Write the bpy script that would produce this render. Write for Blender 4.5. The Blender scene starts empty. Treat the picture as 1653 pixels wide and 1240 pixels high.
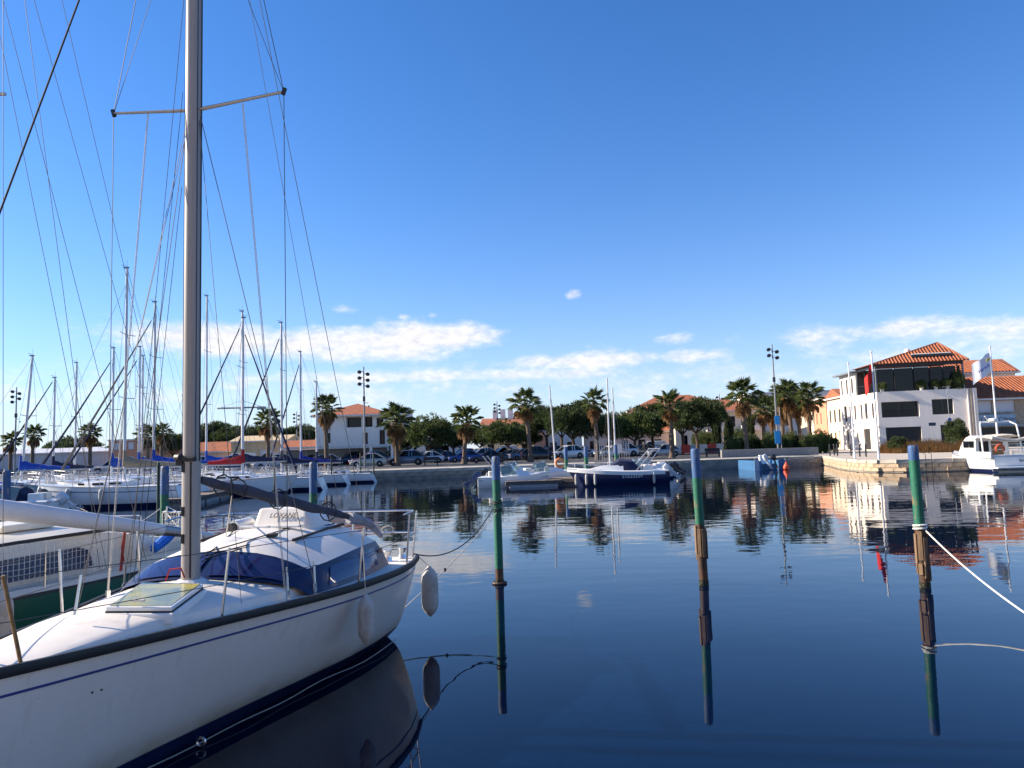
import bpy, math, random
from mathutils import Vector, Matrix, Quaternion
R = math.radians
random.seed(11)
# ---------------------------------------------------------------- camera
CAMZ = 2.5
F = 26.0 / 36.0 * 1653.0
PITCH = math.atan(102.0 / F); ROLL = R(-1.75)
scn = bpy.context.scene
col = scn.collection
cd = bpy.data.cameras.new('camera'); cam = bpy.data.objects.new('camera', cd); col.objects.link(cam)
cd.lens = 26.0; cd.sensor_width = 36.0; cd.clip_start = 0.1; cd.clip_end = 9000
CM = Matrix.Rotation(math.pi / 2 + PITCH, 3, 'X') @ Matrix.Rotation(ROLL, 3, 'Z')
cam.matrix_world = Matrix.Translation((0, 0, CAMZ)) @ CM.to_4x4()
scn.camera = cam
# ---------------------------------------------------------------- sky, sun, exposure
SUN_EL, SUN_AZ = R(27), R(-81)          # azimuth from +Y, negative to the left
to_sun = Vector((math.sin(SUN_AZ) * math.cos(SUN_EL), math.cos(SUN_AZ) * math.cos(SUN_EL), math.sin(SUN_EL)))
SKY_WB = (.84, 1.22, 1.80)
w = bpy.data.worlds.new('World'); scn.world = w; w.use_nodes = True
def build_sky():
    nt = w.node_tree; N = nt.nodes; Lk = nt.links; N.clear()
    def nd(t, **k):
        n = N.new(t)
        for a, b in k.items(): setattr(n, a, b)
        return n
    def mth(op, a, b=None, c=None, clamp=False):
        n = nd('ShaderNodeMath', operation=op); n.use_clamp = clamp
        for i, v in enumerate((a, b, c)):
            if v is None: continue
            if isinstance(v, (int, float)): n.inputs[i].default_value = v
            else: Lk.new(v, n.inputs[i])
        return n.outputs[0]
    out = nd('ShaderNodeOutputWorld'); bg = nd('ShaderNodeBackground')
    sky = nd('ShaderNodeTexSky', sky_type='NISHITA'); sky.sun_disc = False
    sky.sun_elevation = SUN_EL; sky.sun_rotation = SUN_AZ; sky.altitude = 0
    sky.air_density = 1.0; sky.dust_density = 0.25; sky.ozone_density = 1.5
    hs = nd('ShaderNodeHueSaturation'); hs.inputs['Saturation'].default_value = 1.08; hs.inputs['Value'].default_value = 1.0
    wb = nd('ShaderNodeVectorMath', operation='MULTIPLY'); wb.inputs[1].default_value = SKY_WB; Lk.new(sky.outputs[0], wb.inputs[0])   # the camera's daylight white balance
    Lk.new(wb.outputs[0], hs.inputs['Color'])
    tc = nd('ShaderNodeTexCoord'); sx = nd('ShaderNodeSeparateXYZ'); Lk.new(tc.outputs['Generated'], sx.inputs[0])
    az = mth('ARCTAN2', sx.outputs[0], sx.outputs[1]); el = mth('ARCSINE', sx.outputs[2])
    cv = nd('ShaderNodeCombineXYZ'); Lk.new(mth('MULTIPLY', az, 12.0), cv.inputs[0]); Lk.new(mth('MULTIPLY', el, 24.0), cv.inputs[1])
    nz = nd('ShaderNodeTexNoise'); nz.inputs['Scale'].default_value = 1.0; nz.inputs['Detail'].default_value = 7; nz.inputs['Roughness'].default_value = 0.55
    Lk.new(cv.outputs[0], nz.inputs['Vector'])
    n2v = nd('ShaderNodeVectorMath', operation='SCALE'); n2v.inputs['Scale'].default_value = 3.1; Lk.new(cv.outputs[0], n2v.inputs[0])
    nf = nd('ShaderNodeTexNoise'); nf.inputs['Scale'].default_value = 1.6; nf.inputs['Detail'].default_value = 8; nf.inputs['Roughness'].default_value = 0.62
    Lk.new(n2v.outputs[0], nf.inputs['Vector'])
    # cumulus: an even belt of cloud low round the horizon, and the separate clouds seen above it
    blobs = [(-.275, .142, .075, .021, 1.0), (-.13, .150, .075, .024, 1.0), (-.20, .133, .15, .017, .9), (-.40, .146, .12, .022, 1.0), (-.22, .146, .14, .020, 1.0),
             (-.075, .150, .06, .020, 1.0), (-.225, .188, .024, .008, .62), (-.145, .178, .012, .007, .6), (-.105, .180, .011, .006, .6),
             (.087, .202, .014, .0075, .78), (.215, .137, .030, .011, .8), (.25, .113, .05, .010, .75), (.10, .112, .12, .013, .9), (.225, .113, .035, .012, .8),
             (.40, .128, .06, .016, .7), (.49, .126, .10, .017, .8), (.60, .118, .10, .020, .7), (-.19, .098, .20, .011, .8), (.02, .098, .16, .011, .8), (.237, .086, .022, .007, .6), (-.165, .088, .03, .006, .55)]
    acc = None
    for (a, e, ra, re, s) in blobs:
        da = mth('DIVIDE', mth('SUBTRACT', az, a), ra); de = mth('DIVIDE', mth('SUBTRACT', el, e), re)
        q = mth('ADD', mth('MULTIPLY', da, da), mth('MULTIPLY', de, de))
        g = mth('MULTIPLY', mth('POWER', 2.718, mth('MULTIPLY', q, -0.7)), s)
        acc = g if acc is None else mth('MAXIMUM', acc, g)
    belt = mth('MULTIPLY', mth('POWER', 2.718, mth('MULTIPLY', mth('POWER', mth('DIVIDE', mth('SUBTRACT', el, .085), .05), 2.0), -1.0)), 0.50)
    acc = mth('MAXIMUM', acc, belt)
    det = mth('ADD', mth('MULTIPLY', mth('SUBTRACT', nz.outputs[0], 0.5), 1.15), mth('MULTIPLY', mth('SUBTRACT', nf.outputs[0], 0.5), 0.52))
    dens = mth('ADD', acc, det)
    mr = nd('ShaderNodeMapRange', interpolation_type='SMOOTHSTEP'); mr.inputs[1].default_value = .30; mr.inputs[2].default_value = 1.0
    mr.inputs[3].default_value = 0; mr.inputs[4].default_value = .95
    Lk.new(dens, mr.inputs[0])
    mask = mth('MULTIPLY', mr.outputs[0], mth('GREATER_THAN', el, 0.0))
    cr = nd('ShaderNodeMapRange'); cr.inputs[1].default_value = .3; cr.inputs[2].default_value = .75; cr.inputs[3].default_value = 7.4; cr.inputs[4].default_value = 10.2
    Lk.new(nf.outputs[0], cr.inputs[0])
    cc = nd('ShaderNodeCombineXYZ'); Lk.new(cr.outputs[0], cc.inputs[0]); Lk.new(mth('MULTIPLY', cr.outputs[0], .985), cc.inputs[1]); Lk.new(mth('MULTIPLY', cr.outputs[0], 1.02), cc.inputs[2])
    hz_ = nd('ShaderNodeMix', data_type='RGBA'); Lk.new(mth('MULTIPLY', mth('POWER', 2.718, mth('DIVIDE', mth('MAXIMUM', el, 0.0), -.105)), .88), hz_.inputs[0])   # pale haze low round the whole horizon
    Lk.new(hs.outputs[0], hz_.inputs[6]); hz_.inputs[7].default_value = (7.3, 7.8, 8.7, 1)
    mx = nd('ShaderNodeMix', data_type='RGBA'); Lk.new(mask, mx.inputs[0]); Lk.new(hz_.outputs[2], mx.inputs[6]); Lk.new(cc.outputs[0], mx.inputs[7])
    Lk.new(mx.outputs[2], bg.inputs[0]); bg.inputs[1].default_value = 0.0565
    Lk.new(bg.outputs[0], out.inputs[0])
build_sky()
sd = bpy.data.lights.new('sun', 'SUN'); sun = bpy.data.objects.new('sun', sd); col.objects.link(sun)
sd.energy = 4.8; sd.angle = R(0.5); sd.color = (1.0, .86, .68); sun.rotation_euler = to_sun.to_track_quat('Z', 'Y').to_euler()
vs = scn.view_settings; vs.view_transform = 'Standard'; vs.look = 'None'; vs.exposure = 1.06; vs.gamma = 1.0; vs.use_curve_mapping = False

# ---------------------------------------------------------------- helpers
def ray(px, py):
    return CM @ Vector(((px - 826.5) / F, -(py - 620.0) / F, -1.0))
def at(px, py, z=None, y=None):
    r = ray(px, py); t = (z - CAMZ) / r.z if z is not None else y / r.y
    return Vector((0, 0, CAMZ)) + r * t
MATS = {}
def mat(name, c, rough=0.6, metal=0.0, var=0.12, scale=3.0, bump=0.0, bscale=None, spec=0.5, alpha=1.0, trans=0.0, streak=None, coat=0.0):
    if name in MATS: return MATS[name]
    m = bpy.data.materials.new(name); m.use_nodes = True
    nt = m.node_tree; b = nt.nodes['Principled BSDF']
    b.inputs['Roughness'].default_value = rough; b.inputs['Metallic'].default_value = metal
    b.inputs['Specular IOR Level'].default_value = spec
    b.inputs['Transmission Weight'].default_value = trans; b.inputs['Alpha'].default_value = alpha
    b.inputs['Coat Weight'].default_value = coat
    tc = nt.nodes.new('ShaderNodeTexCoord')
    if var > 0:
        n = nt.nodes.new('ShaderNodeTexNoise'); n.inputs['Scale'].default_value = scale; n.inputs['Detail'].default_value = 6; n.inputs['Roughness'].default_value = .6
        if streak:
            mp = nt.nodes.new('ShaderNodeMapping'); mp.inputs['Scale'].default_value = streak
            nt.links.new(tc.outputs['Object'], mp.inputs[0]); nt.links.new(mp.outputs[0], n.inputs['Vector'])
        else: nt.links.new(tc.outputs['Object'], n.inputs['Vector'])
        r = nt.nodes.new('ShaderNodeMapRange'); r.inputs[1].default_value = .3; r.inputs[2].default_value = .7
        r.inputs[3].default_value = 1 - var; r.inputs[4].default_value = 1 + var * .6
        nt.links.new(n.outputs[0], r.inputs[0])
        v = nt.nodes.new('ShaderNodeVectorMath'); v.operation = 'SCALE'; v.inputs[0].default_value = c[:3]
        nt.links.new(r.outputs[0], v.inputs['Scale']); nt.links.new(v.outputs[0], b.inputs['Base Color'])
    else: b.inputs['Base Color'].default_value = (*c[:3], 1)
    if bump > 0:
        n = nt.nodes.new('ShaderNodeTexNoise'); n.inputs['Scale'].default_value = bscale or scale * 4; n.inputs['Detail'].default_value = 5
        nt.links.new(tc.outputs['Object'], n.inputs['Vector'])
        bp = nt.nodes.new('ShaderNodeBump'); bp.inputs['Strength'].default_value = .8; bp.inputs['Distance'].default_value = bump
        nt.links.new(n.outputs[0], bp.inputs['Height']); nt.links.new(bp.outputs[0], b.inputs['Normal'])
    MATS[name] = m
    return m
def leafy(m, f=.4):             # leaves let some light through
    nt = m.node_tree; b = nt.nodes['Principled BSDF']; out = nt.nodes['Material Output']; t = nt.nodes.new('ShaderNodeBsdfTranslucent'); x = nt.nodes.new('ShaderNodeMixShader'); x.inputs[0].default_value = f
    if b.inputs['Base Color'].links: nt.links.new(b.inputs['Base Color'].links[0].from_socket, t.inputs['Color'])
    nt.links.new(b.outputs[0], x.inputs[1]); nt.links.new(t.outputs[0], x.inputs[2]); nt.links.new(x.outputs[0], out.inputs['Surface']); return m
class MB:
    def __init__(s): s.v = []; s.f = []
    def add(s, vs, fs):
        o = len(s.v); s.v += [tuple(q) for q in vs]; s.f += [tuple(i + o for i in q) for q in fs]; return s
    def box(s, c, d, rz=0.0, M=None):
        x, y, z = d[0] / 2, d[1] / 2, d[2] / 2; ca, sa = math.cos(rz), math.sin(rz)
        vs = []
        for sz in (-z, z):
            for (a, b) in ((-x, -y), (x, -y), (x, y), (-x, y)):
                p = Vector((a * ca - b * sa, a * sa + b * ca, sz))
                if M: p = M @ p
                vs.append((c[0] + p[0], c[1] + p[1], c[2] + p[2]))
        return s.add(vs, [(3, 2, 1, 0), (4, 5, 6, 7), (0, 1, 5, 4), (1, 2, 6, 5), (2, 3, 7, 6), (3, 0, 4, 7)])
    def bar(s, a, b, wd, ht, up=(0, 0, 1)):
        a, b = Vector(a), Vector(b); d = (b - a).normalized(); sd_ = d.cross(Vector(up)).normalized(); u_ = sd_.cross(d)
        vs = []
        for p in (a, b):
            for (i, j) in ((-1, -1), (1, -1), (1, 1), (-1, 1)): vs.append(p + sd_ * wd / 2 * i + u_ * ht / 2 * j)
        return s.add(vs, [(3, 2, 1, 0), (4, 5, 6, 7), (0, 1, 5, 4), (1, 2, 6, 5), (2, 3, 7, 6), (3, 0, 4, 7)])
    def tube(s, pts, r, n=6, sq=1.0):
        pts = [Vector(p) for p in pts]; rs = r if isinstance(r, (list, tuple)) else [r] * len(pts)
        vs = []; fs = []; prev = None
        for i, p in enumerate(pts):
            d = (pts[min(i + 1, len(pts) - 1)] - pts[max(i - 1, 0)]).normalized()
            if prev is None:
                a = Vector((1, 0, 0)) if abs(d.x) < .9 else Vector((0, 1, 0)); x = (a - d * a.dot(d)).normalized()
            else: x = (prev - d * prev.dot(d)).normalized()
            prev = x; y = d.cross(x)
            for k in range(n):
                t = 2 * math.pi * k / n; vs.append(p + x * rs[i] * math.cos(t) + y * rs[i] * sq * math.sin(t))
        for i in range(len(pts) - 1):
            for k in range(n): fs.append((i * n + k, i * n + (k + 1) % n, (i + 1) * n + (k + 1) % n, (i + 1) * n + k))
        fs.append(tuple(range(n - 1, -1, -1))); fs.append(tuple(range((len(pts) - 1) * n, len(pts) * n)))
        return s.add(vs, fs)
    def lathe(s, prof, c=(0, 0, 0), n=16, M=None):
        vs = []; fs = []
        for (r, z) in prof:
            for k in range(n):
                t = 2 * math.pi * k / n; p = Vector((r * math.cos(t), r * math.sin(t), z))
                if M: p = M @ p
                vs.append((p[0] + c[0], p[1] + c[1], p[2] + c[2]))
        for i in range(len(prof) - 1):
            for k in range(n): fs.append((i * n + k, i * n + (k + 1) % n, (i + 1) * n + (k + 1) % n, (i + 1) * n + k))
        fs.append(tuple(range(n - 1, -1, -1))); fs.append(tuple(range((len(prof) - 1) * n, len(prof) * n)))
        return s.add(vs, fs)
    def loft(s, rings, closed=True, caps=True):
        n = len(rings[0]); vs = [p for r_ in rings for p in r_]; fs = []
        for i in range(len(rings) - 1):
            for k in range(n if closed else n - 1): fs.append((i * n + k, i * n + (k + 1) % n, (i + 1) * n + (k + 1) % n, (i + 1) * n + k))
        if caps and closed:
            fs.append(tuple(range(n - 1, -1, -1))); fs.append(tuple(range((len(rings) - 1) * n, len(rings) * n)))
        return s.add(vs, fs)
    def prism(s, pts, z0, z1):
        n = len(pts); vs = [(p[0], p[1], z0) for p in pts] + [(p[0], p[1], z1) for p in pts]
        return s.add(vs, [tuple(range(n - 1, -1, -1)), tuple(range(n, 2 * n))] + [(k, (k + 1) % n, n + (k + 1) % n, n + k) for k in range(n)])
    def poly(s, pts): return s.add(pts, [tuple(range(len(pts)))])
    def mesh(s, name, m=None, smooth=False):
        me = bpy.data.meshes.new(name); me.from_pydata(s.v, [], s.f); me.validate()
        import bmesh
        bm = bmesh.new(); bm.from_mesh(me); bmesh.ops.recalc_face_normals(bm, faces=bm.faces); bm.to_mesh(me); bm.free()
        if m: me.materials.append(m)
        if smooth:
            me.polygons.foreach_set('use_smooth', [True] * len(me.polygons))
            try: me.set_sharp_from_angle(angle=R(38))
            except Exception: pass
        return me
    def build(s, name, m, parent=None, smooth=False, org=None, bevel=0):
        if org is not None: s.v = [(p[0] - org[0], p[1] - org[1], p[2] - org[2]) for p in s.v]
        o = bpy.data.objects.new(name, s.mesh(name, m, smooth)); col.objects.link(o)
        if parent: o.parent = parent
        elif org is not None: o.location = org
        if bevel:
            bv = o.modifiers.new('bevel', 'BEVEL'); bv.width = bevel; bv.segments = 2; bv.limit_method = 'ANGLE'
        return o
def tag(o, label=None, cat=None, group=None, kind=None):
    if label: o['label'] = label
    if cat: o['category'] = cat
    if group: o['group'] = group
    if kind: o['kind'] = kind
    return o
def thing(name, label, cat, loc=(0, 0, 0), rz=0.0, group=None):
    o = bpy.data.objects.new(name, None); col.objects.link(o); o.location = loc; o.rotation_euler = (0, 0, rz); o.empty_display_size = .3
    return tag(o, label, cat, group)
def inst(name, me, parent=None, loc=(0, 0, 0), rot=(0, 0, 0), sc=(1, 1, 1)):
    o = bpy.data.objects.new(name, me); col.objects.link(o); o.location = loc; o.rotation_euler = rot; o.scale = sc
    if parent: o.parent = parent
    return o
def text_mesh(s, size, m, ext=.004, shear=0.0, align='CENTER'):
    c = bpy.data.curves.new('lettering', 'FONT'); c.body = s; c.size = size; c.extrude = ext; c.shear = shear; c.align_x = align; c.align_y = 'CENTER'
    o = bpy.data.objects.new('lettering', c); col.objects.link(o)
    me = bpy.data.meshes.new_from_object(o.evaluated_get(bpy.context.evaluated_depsgraph_get())); bpy.data.objects.remove(o)
    me.materials.clear(); me.materials.append(m); return me
def sag(a, b, drop, n=14):
    a, b = Vector(a), Vector(b)
    return [a.lerp(b, k / n) - Vector((0, 0, 4 * drop * (k / n) * (1 - k / n))) for k in range(n + 1)]
# common materials
M_white = mat('gelcoat_white', (.78, .78, .76), .28, var=.06, scale=1.5, coat=.3)
M_cream = mat('gelcoat_cream', (.70, .66, .56), .4, var=.08, scale=2)
M_navy = mat('navy_paint', (.012, .02, .07), .3, var=.2)
M_black = mat('black_rubber', (.012, .012, .013), .55, var=.2)
M_alu = mat('brushed_aluminium', (.42, .41, .40), .42, metal=.75, var=.12, scale=6, streak=(8, 8, .4))
M_steel = mat('stainless_steel', (.62, .62, .62), .25, metal=.95, var=.05)
M_wire = mat('rigging_wire', (.09, .09, .095), .6, metal=.0, var=.0, spec=.3)
M_rope = mat('white_rope', (.55, .52, .46), .9, var=.25, scale=40)
M_drope = mat('dark_rope', (.03, .03, .035), .9, var=.2, scale=40)
M_glass = mat('dark_glass', (.006, .007, .010), .08, var=0, spec=.3)
M_blue_canvas = mat('blue_canvas', (.01, .07, .42), .85, var=.25, scale=4, bump=.02, bscale=5)
M_navy_canvas = mat('navy_canvas', (.012, .018, .06), .85, var=.25, scale=4, bump=.02, bscale=5)
M_red_canvas = mat('red_canvas', (.42, .015, .02), .85, var=.25, scale=4, bump=.02, bscale=5)
M_beige_canvas = mat('beige_canvas', (.34, .27, .18), .85, var=.2, scale=4, bump=.02, bscale=5)

# ---------------------------------------------------------------- water
def water_mat():
    m = bpy.data.materials.new('harbour_water'); m.use_nodes = True; nt = m.node_tree; b = nt.nodes['Principled BSDF']
    b.inputs['Base Color'].default_value = (.0004, .005, .020, 1); b.inputs['Roughness'].default_value = .015; b.inputs['IOR'].default_value = 1.34; b.inputs['Specular Tint'].default_value = (.74, .90, 1.0, 1)
    tc = nt.nodes.new('ShaderNodeTexCoord')
    def layer(scx, scy, scale, detail, seed):
        mp = nt.nodes.new('ShaderNodeMapping'); mp.inputs['Scale'].default_value = (scx, scy, 1); mp.inputs['Location'].default_value = (seed, seed * .7, 0); mp.inputs['Rotation'].default_value = (0, 0, R(9))
        n = nt.nodes.new('ShaderNodeTexNoise'); n.inputs['Scale'].default_value = scale; n.inputs['Detail'].default_value = detail
        nt.links.new(tc.outputs['Object'], mp.inputs[0]); nt.links.new(mp.outputs[0], n.inputs['Vector']); return n.outputs[0]
    a = layer(.55, 1.0, .55, 2, 3.0); c = layer(.6, 1.0, 2.6, 2, 9.0); e = layer(1, 1, .06, 1, 2.0)
    def mm(op, x, y):
        n = nt.nodes.new('ShaderNodeMath'); n.operation = op
        for i, v in enumerate((x, y)):
            if isinstance(v, (int, float)): n.inputs[i].default_value = v
            else: nt.links.new(v, n.inputs[i])
        return n.outputs[0]
    # breeze patches: rippled further out in the basin, calm by the berths
    sp = nt.nodes.new('ShaderNodeSeparateXYZ'); nt.links.new(tc.outputs['Object'], sp.inputs[0])
    r = nt.nodes.new('ShaderNodeMapRange'); r.interpolation_type = 'SMOOTHSTEP'; r.inputs[1].default_value = 12; r.inputs[2].default_value = 32; r.inputs[3].default_value = .09; r.inputs[4].default_value = .40
    nt.links.new(mm('ADD', sp.outputs[1], mm('MULTIPLY', e, 14)), r.inputs[0])
    h = mm('MULTIPLY', mm('ADD', mm('MULTIPLY', a, .034), mm('MULTIPLY', c, .0085)), r.outputs[0])
    bp = nt.nodes.new('ShaderNodeBump'); bp.inputs['Strength'].default_value = 1; bp.inputs['Distance'].default_value = 1.0
    nt.links.new(h, bp.inputs['Height']); nt.links.new(bp.outputs[0], b.inputs['Normal'])
    return m
mb = MB(); mb.poly([(-1500, -300, 0), (1500, -300, 0), (1500, 90, 0), (-1500, 90, 0)])
tag(mb.build('water', water_mat()), kind='structure')
# ---------------------------------------------------------------- land behind the basin
ZQ = 0.83
Q = [(-400, 55), (-60, 61.5), (-16, 63.2), (-1, 65.2), (14, 66.2), (20.5, 66.8), (28.2, 68.0), (27.4, 64.5), (26.0, 60), (25.0, 56), (24.7, 53.4), (25.0, 51.6), (26.2, 50.3), (29.2, 49.6), (36, 49.2), (60, 48.0), (400, 40)]
mb = MB()
far = [(3000, 40), (3000, 4000), (-3000, 4000), (-3000, 55)]
pts = Q + far; n_ = len(pts)
mb.add([(p[0], p[1], ZQ - .004) for p in pts], [tuple(range(n_))])
M_ground = mat('packed_ground', (.16, .145, .12), .9, var=.25, scale=.15, bump=.01, bscale=8)
tag(mb.build('ground', M_ground), kind='structure')
def offs(path, d):
    out = []
    for i, p in enumerate(path):
        a = Vector(path[max(i - 1, 0)]); b = Vector(path[min(i + 1, len(path) - 1)]); t = (b - a).normalized(); n = Vector((-t.y, t.x))
        out.append((p[0] + n.x * d, p[1] + n.y * d))
    return out
M_conc = mat('quay_concrete', (.42, .39, .34), .9, var=.18, scale=.8, bump=.006, bscale=12)
M_asph = mat('asphalt', (.055, .055, .058), .9, var=.25, scale=.5, bump=.006, bscale=30)
M_wall = mat('quay_wall_stone', (.26, .235, .20), .95, var=.4, scale=1.6, bump=.05, bscale=3)
# pavement along the edge
inn = offs(Q[1:7], 6.5)
mb = MB(); A = Q[1:7]
for i in range(len(A) - 1): mb.poly([(*A[i], ZQ), (*A[i + 1], ZQ), (*inn[i + 1], ZQ), (*inn[i], ZQ)])
tag(mb.build('pavement', M_conc), kind='structure')
mb = MB(); mb.poly([(-75, 68.5, ZQ + .004), (34, 73.6, ZQ + .004), (36, 135, ZQ + .004), (-75, 135, ZQ + .004)])
tag(mb.build('car_park', M_asph), kind='structure')
mb = MB(); mb.poly([(p[0], p[1], ZQ + .008) for p in Q[6:16]] + [(60, 84, ZQ + .008), (36, 120, ZQ + .008), (33, 120, ZQ + .008), (29, 72, ZQ + .008)])
tag(mb.build('promenade', mat('promenade_paving', (.52, .45, .36), .9, var=.15, scale=1.2, bump=.004, bscale=20)), kind='structure')
# parking bay lines
mb = MB()
for yy in (84.5, 92.5, 101.5, 110.5):
    for k in range(-22, 8):
        x = k * 2.6; mb.box((x, yy, ZQ + .009), (.1, 4.6, .003), R(-28))
tag(mb.build('parking_lines', mat('line_paint', (.6, .6, .58), .8, var=.3, scale=3)), kind='structure')
# quay wall with its coping and block courses
quay = thing('quay_wall', 'long stone quay wall along the far side of the basin', 'quay', (0, 0, 0)); quay['kind'] = 'structure'
mb = MB()
for i in range(len(Q) - 1):
    a, b = Q[i], Q[i + 1]; mb.poly([(*a, -1.5), (*b, -1.5), (*b, ZQ - .02), (*a, ZQ - .02)])
mb.build('wall_core', M_wall, quay)
M_cope = mat('coping_stone', (.46, .41, .34), .9, var=.25, scale=1.3, bump=.012, bscale=9)
M_blk = mat('quay_block', (.33, .285, .22), .95, var=.4, scale=1.4, bump=.03, bscale=6)
M_blkw = mat('quay_block_ochre', (.48, .36, .24), .95, var=.35, scale=1.4, bump=.03, bscale=6)
def rough_block(l, d, h, seed):
    rr = random.Random(seed); mb = MB(); mb.box((0, 0, 0), (l, d, h))
    mb.v = [(x + rr.uniform(-.02, .02), y + rr.uniform(-.02, .02), z + rr.uniform(-.012, .012)) for (x, y, z) in mb.v]; return mb
COPE = [rough_block(1.12, .5, .24, k).mesh('coping_stone', M_cope) for k in range(3)]
BLK = [rough_block(1.04, .3, .27, k + 9).mesh('stone_block', M_blk) for k in range(3)]
BLKW = [rough_block(.8, .3, .25, k + 19).mesh('stone_block', M_blkw) for k in range(3)]
def course(path, step, meshes, name, z, inset, start=0.0, ln=None):
    L = [0]
    for i in range(len(path) - 1): L.append(L[-1] + (Vector(path[i + 1]) - Vector(path[i])).length)
    s = start + step / 2; k = 0
    while s < L[-1] - step / 3:
        i = max(j for j in range(len(L)) if L[j] <= s); i = min(i, len(path) - 2)
        a, b = Vector(path[i]), Vector(path[i + 1]); t = (b - a).normalized(); p = a + t * (s - L[i]); nrm = Vector((-t.y, t.x))
        q = p + nrm * inset
        inst(name, meshes[k % 3], quay, (q.x, q.y, z + random.uniform(-.008, .008)), (0, 0, math.atan2(t.y, t.x) + random.uniform(-.012, .012)))
        s += step; k += 1
course([(-34, 62.35), (-16, 63.2), (-1, 65.2), (14, 66.2), (28.0, 67.9)], 1.14, COPE, 'coping_stone', ZQ - .09, .2)
course([(-34, 62.35), (-16, 63.2), (-1, 65.2), (14, 66.2), (28.0, 67.9)], 1.06, BLK, 'stone_block', ZQ - .37, .12, .4)
course(Q[6:16], 1.14, COPE, 'coping_stone', ZQ - .09, .2)
course(Q[6:15], .82, BLKW, 'stone_block', ZQ - .36, .12, .3)
course(Q[6:15], .82, BLKW, 'stone_block', ZQ - .63, .1)

mb = MB(); mb.box((0, -9.0, ZQ - 1.0), (120, 21.6, 2.16)); tag(mb.build('quay', mat('bounce_quay_paving', (.66, .59, .50), .9, var=.12, scale=1.0, bump=.005, bscale=12)), kind='structure')  # pale paved quay added under and behind the camera to bounce sunlight
for k, (x, w_, h_, c) in enumerate(((-26, 17, 10, (.72, .62, .48)), (-8, 18, 11.5, (.76, .70, .60)), (10, 17, 10, (.74, .58, .44)), (28, 18, 12, (.78, .74, .66)))):  # unseen houses added behind the viewpoint to bounce warm light onto shaded sides
    lb = ('ochre plastered house on the near quay', 'pale plastered house on the near quay', 'salmon plastered house on the near quay', 'off white plastered house on the near quay')[k]
    t = thing('house', lb, 'house', (x, -22, ZQ + .08)); mb = MB(); mb.box((0, 0, h_ / 2), (w_, 9, h_)); mb.build('wall', mat('bounce_house_%d' % k, c, .9, var=.08), t)
    mb = MB(); mb.loft([[(-w_ / 2 - .3, -4.9, h_), (-w_ / 2 - .3, 4.9, h_), (-w_ / 2 - .3, 0, h_ + 2)], [(w_ / 2 + .3, -4.9, h_), (w_ / 2 + .3, 4.9, h_), (w_ / 2 + .3, 0, h_ + 2)]]); mb.build('roof', mat('terracotta', (.42, .16, .08), .9, var=.25, scale=3), t)
    for i in range(4):
        for j in range(3): MB().box((-w_ / 2 + 2.2 + i * (w_ - 4.4) / 3, 4.52, 1.6 + j * 3.1), (1.1, .08, 1.7)).build('window', M_glass, t)
# ================================================================ mooring piles
def mat2(name, c1, c2, lo=.5, hi=.6, scale=4.0, rough=.6, streak=(1, 1, .25), bump=.006, var=.15):
    if name in MATS: return MATS[name]
    m = mat(name + '_base', c1, rough, var=var, scale=8, bump=bump, bscale=25); m.name = name; MATS[name] = m
    nt = m.node_tree; b = nt.nodes['Principled BSDF']; src = b.inputs['Base Color'].links[0].from_socket
    tc = nt.nodes.new('ShaderNodeTexCoord'); mp = nt.nodes.new('ShaderNodeMapping'); mp.inputs['Scale'].default_value = streak
    n = nt.nodes.new('ShaderNodeTexNoise'); n.inputs['Scale'].default_value = scale; n.inputs['Detail'].default_value = 8; n.inputs['Roughness'].default_value = .65
    nt.links.new(tc.outputs['Object'], mp.inputs[0]); nt.links.new(mp.outputs[0], n.inputs['Vector'])
    r = nt.nodes.new('ShaderNodeMapRange'); r.inputs[1].default_value = lo; r.inputs[2].default_value = hi; nt.links.new(n.outputs[0], r.inputs[0])
    x = nt.nodes.new('ShaderNodeMix'); x.data_type = 'RGBA'; nt.links.new(r.outputs[0], x.inputs[0]); nt.links.new(src, x.inputs[6]); x.inputs[7].default_value = (*c2, 1)
    nt.links.new(x.outputs[2], b.inputs['Base Color'])
    return m
M_pblue = mat2('pile_blue_paint', (.028, .09, .23), (.20, .19, .17), .57, .61, scale=6)
M_pgreen = mat2('pile_green_paint', (.008, .13, .075), (.20, .13, .06), .57, .61, scale=6)
M_prust = mat2('pile_rust', (.05, .026, .016), (.13, .055, .025), .45, .62, scale=7)
M_pdark = mat2('pile_dark_green', (.012, .05, .035), (.03, .025, .02), .5, .62)
M_wood = mat2('weathered_wood', (.20, .13, .075), (.07, .045, .03), .5, .62, scale=9, streak=(1, 1, .08), rough=.9)
M_weed = mat2('weed_and_barnacles', (.018, .022, .012), (.12, .11, .08), .55, .62, scale=30, rough=.95, streak=(1, 1, 1), bump=.02)
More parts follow.
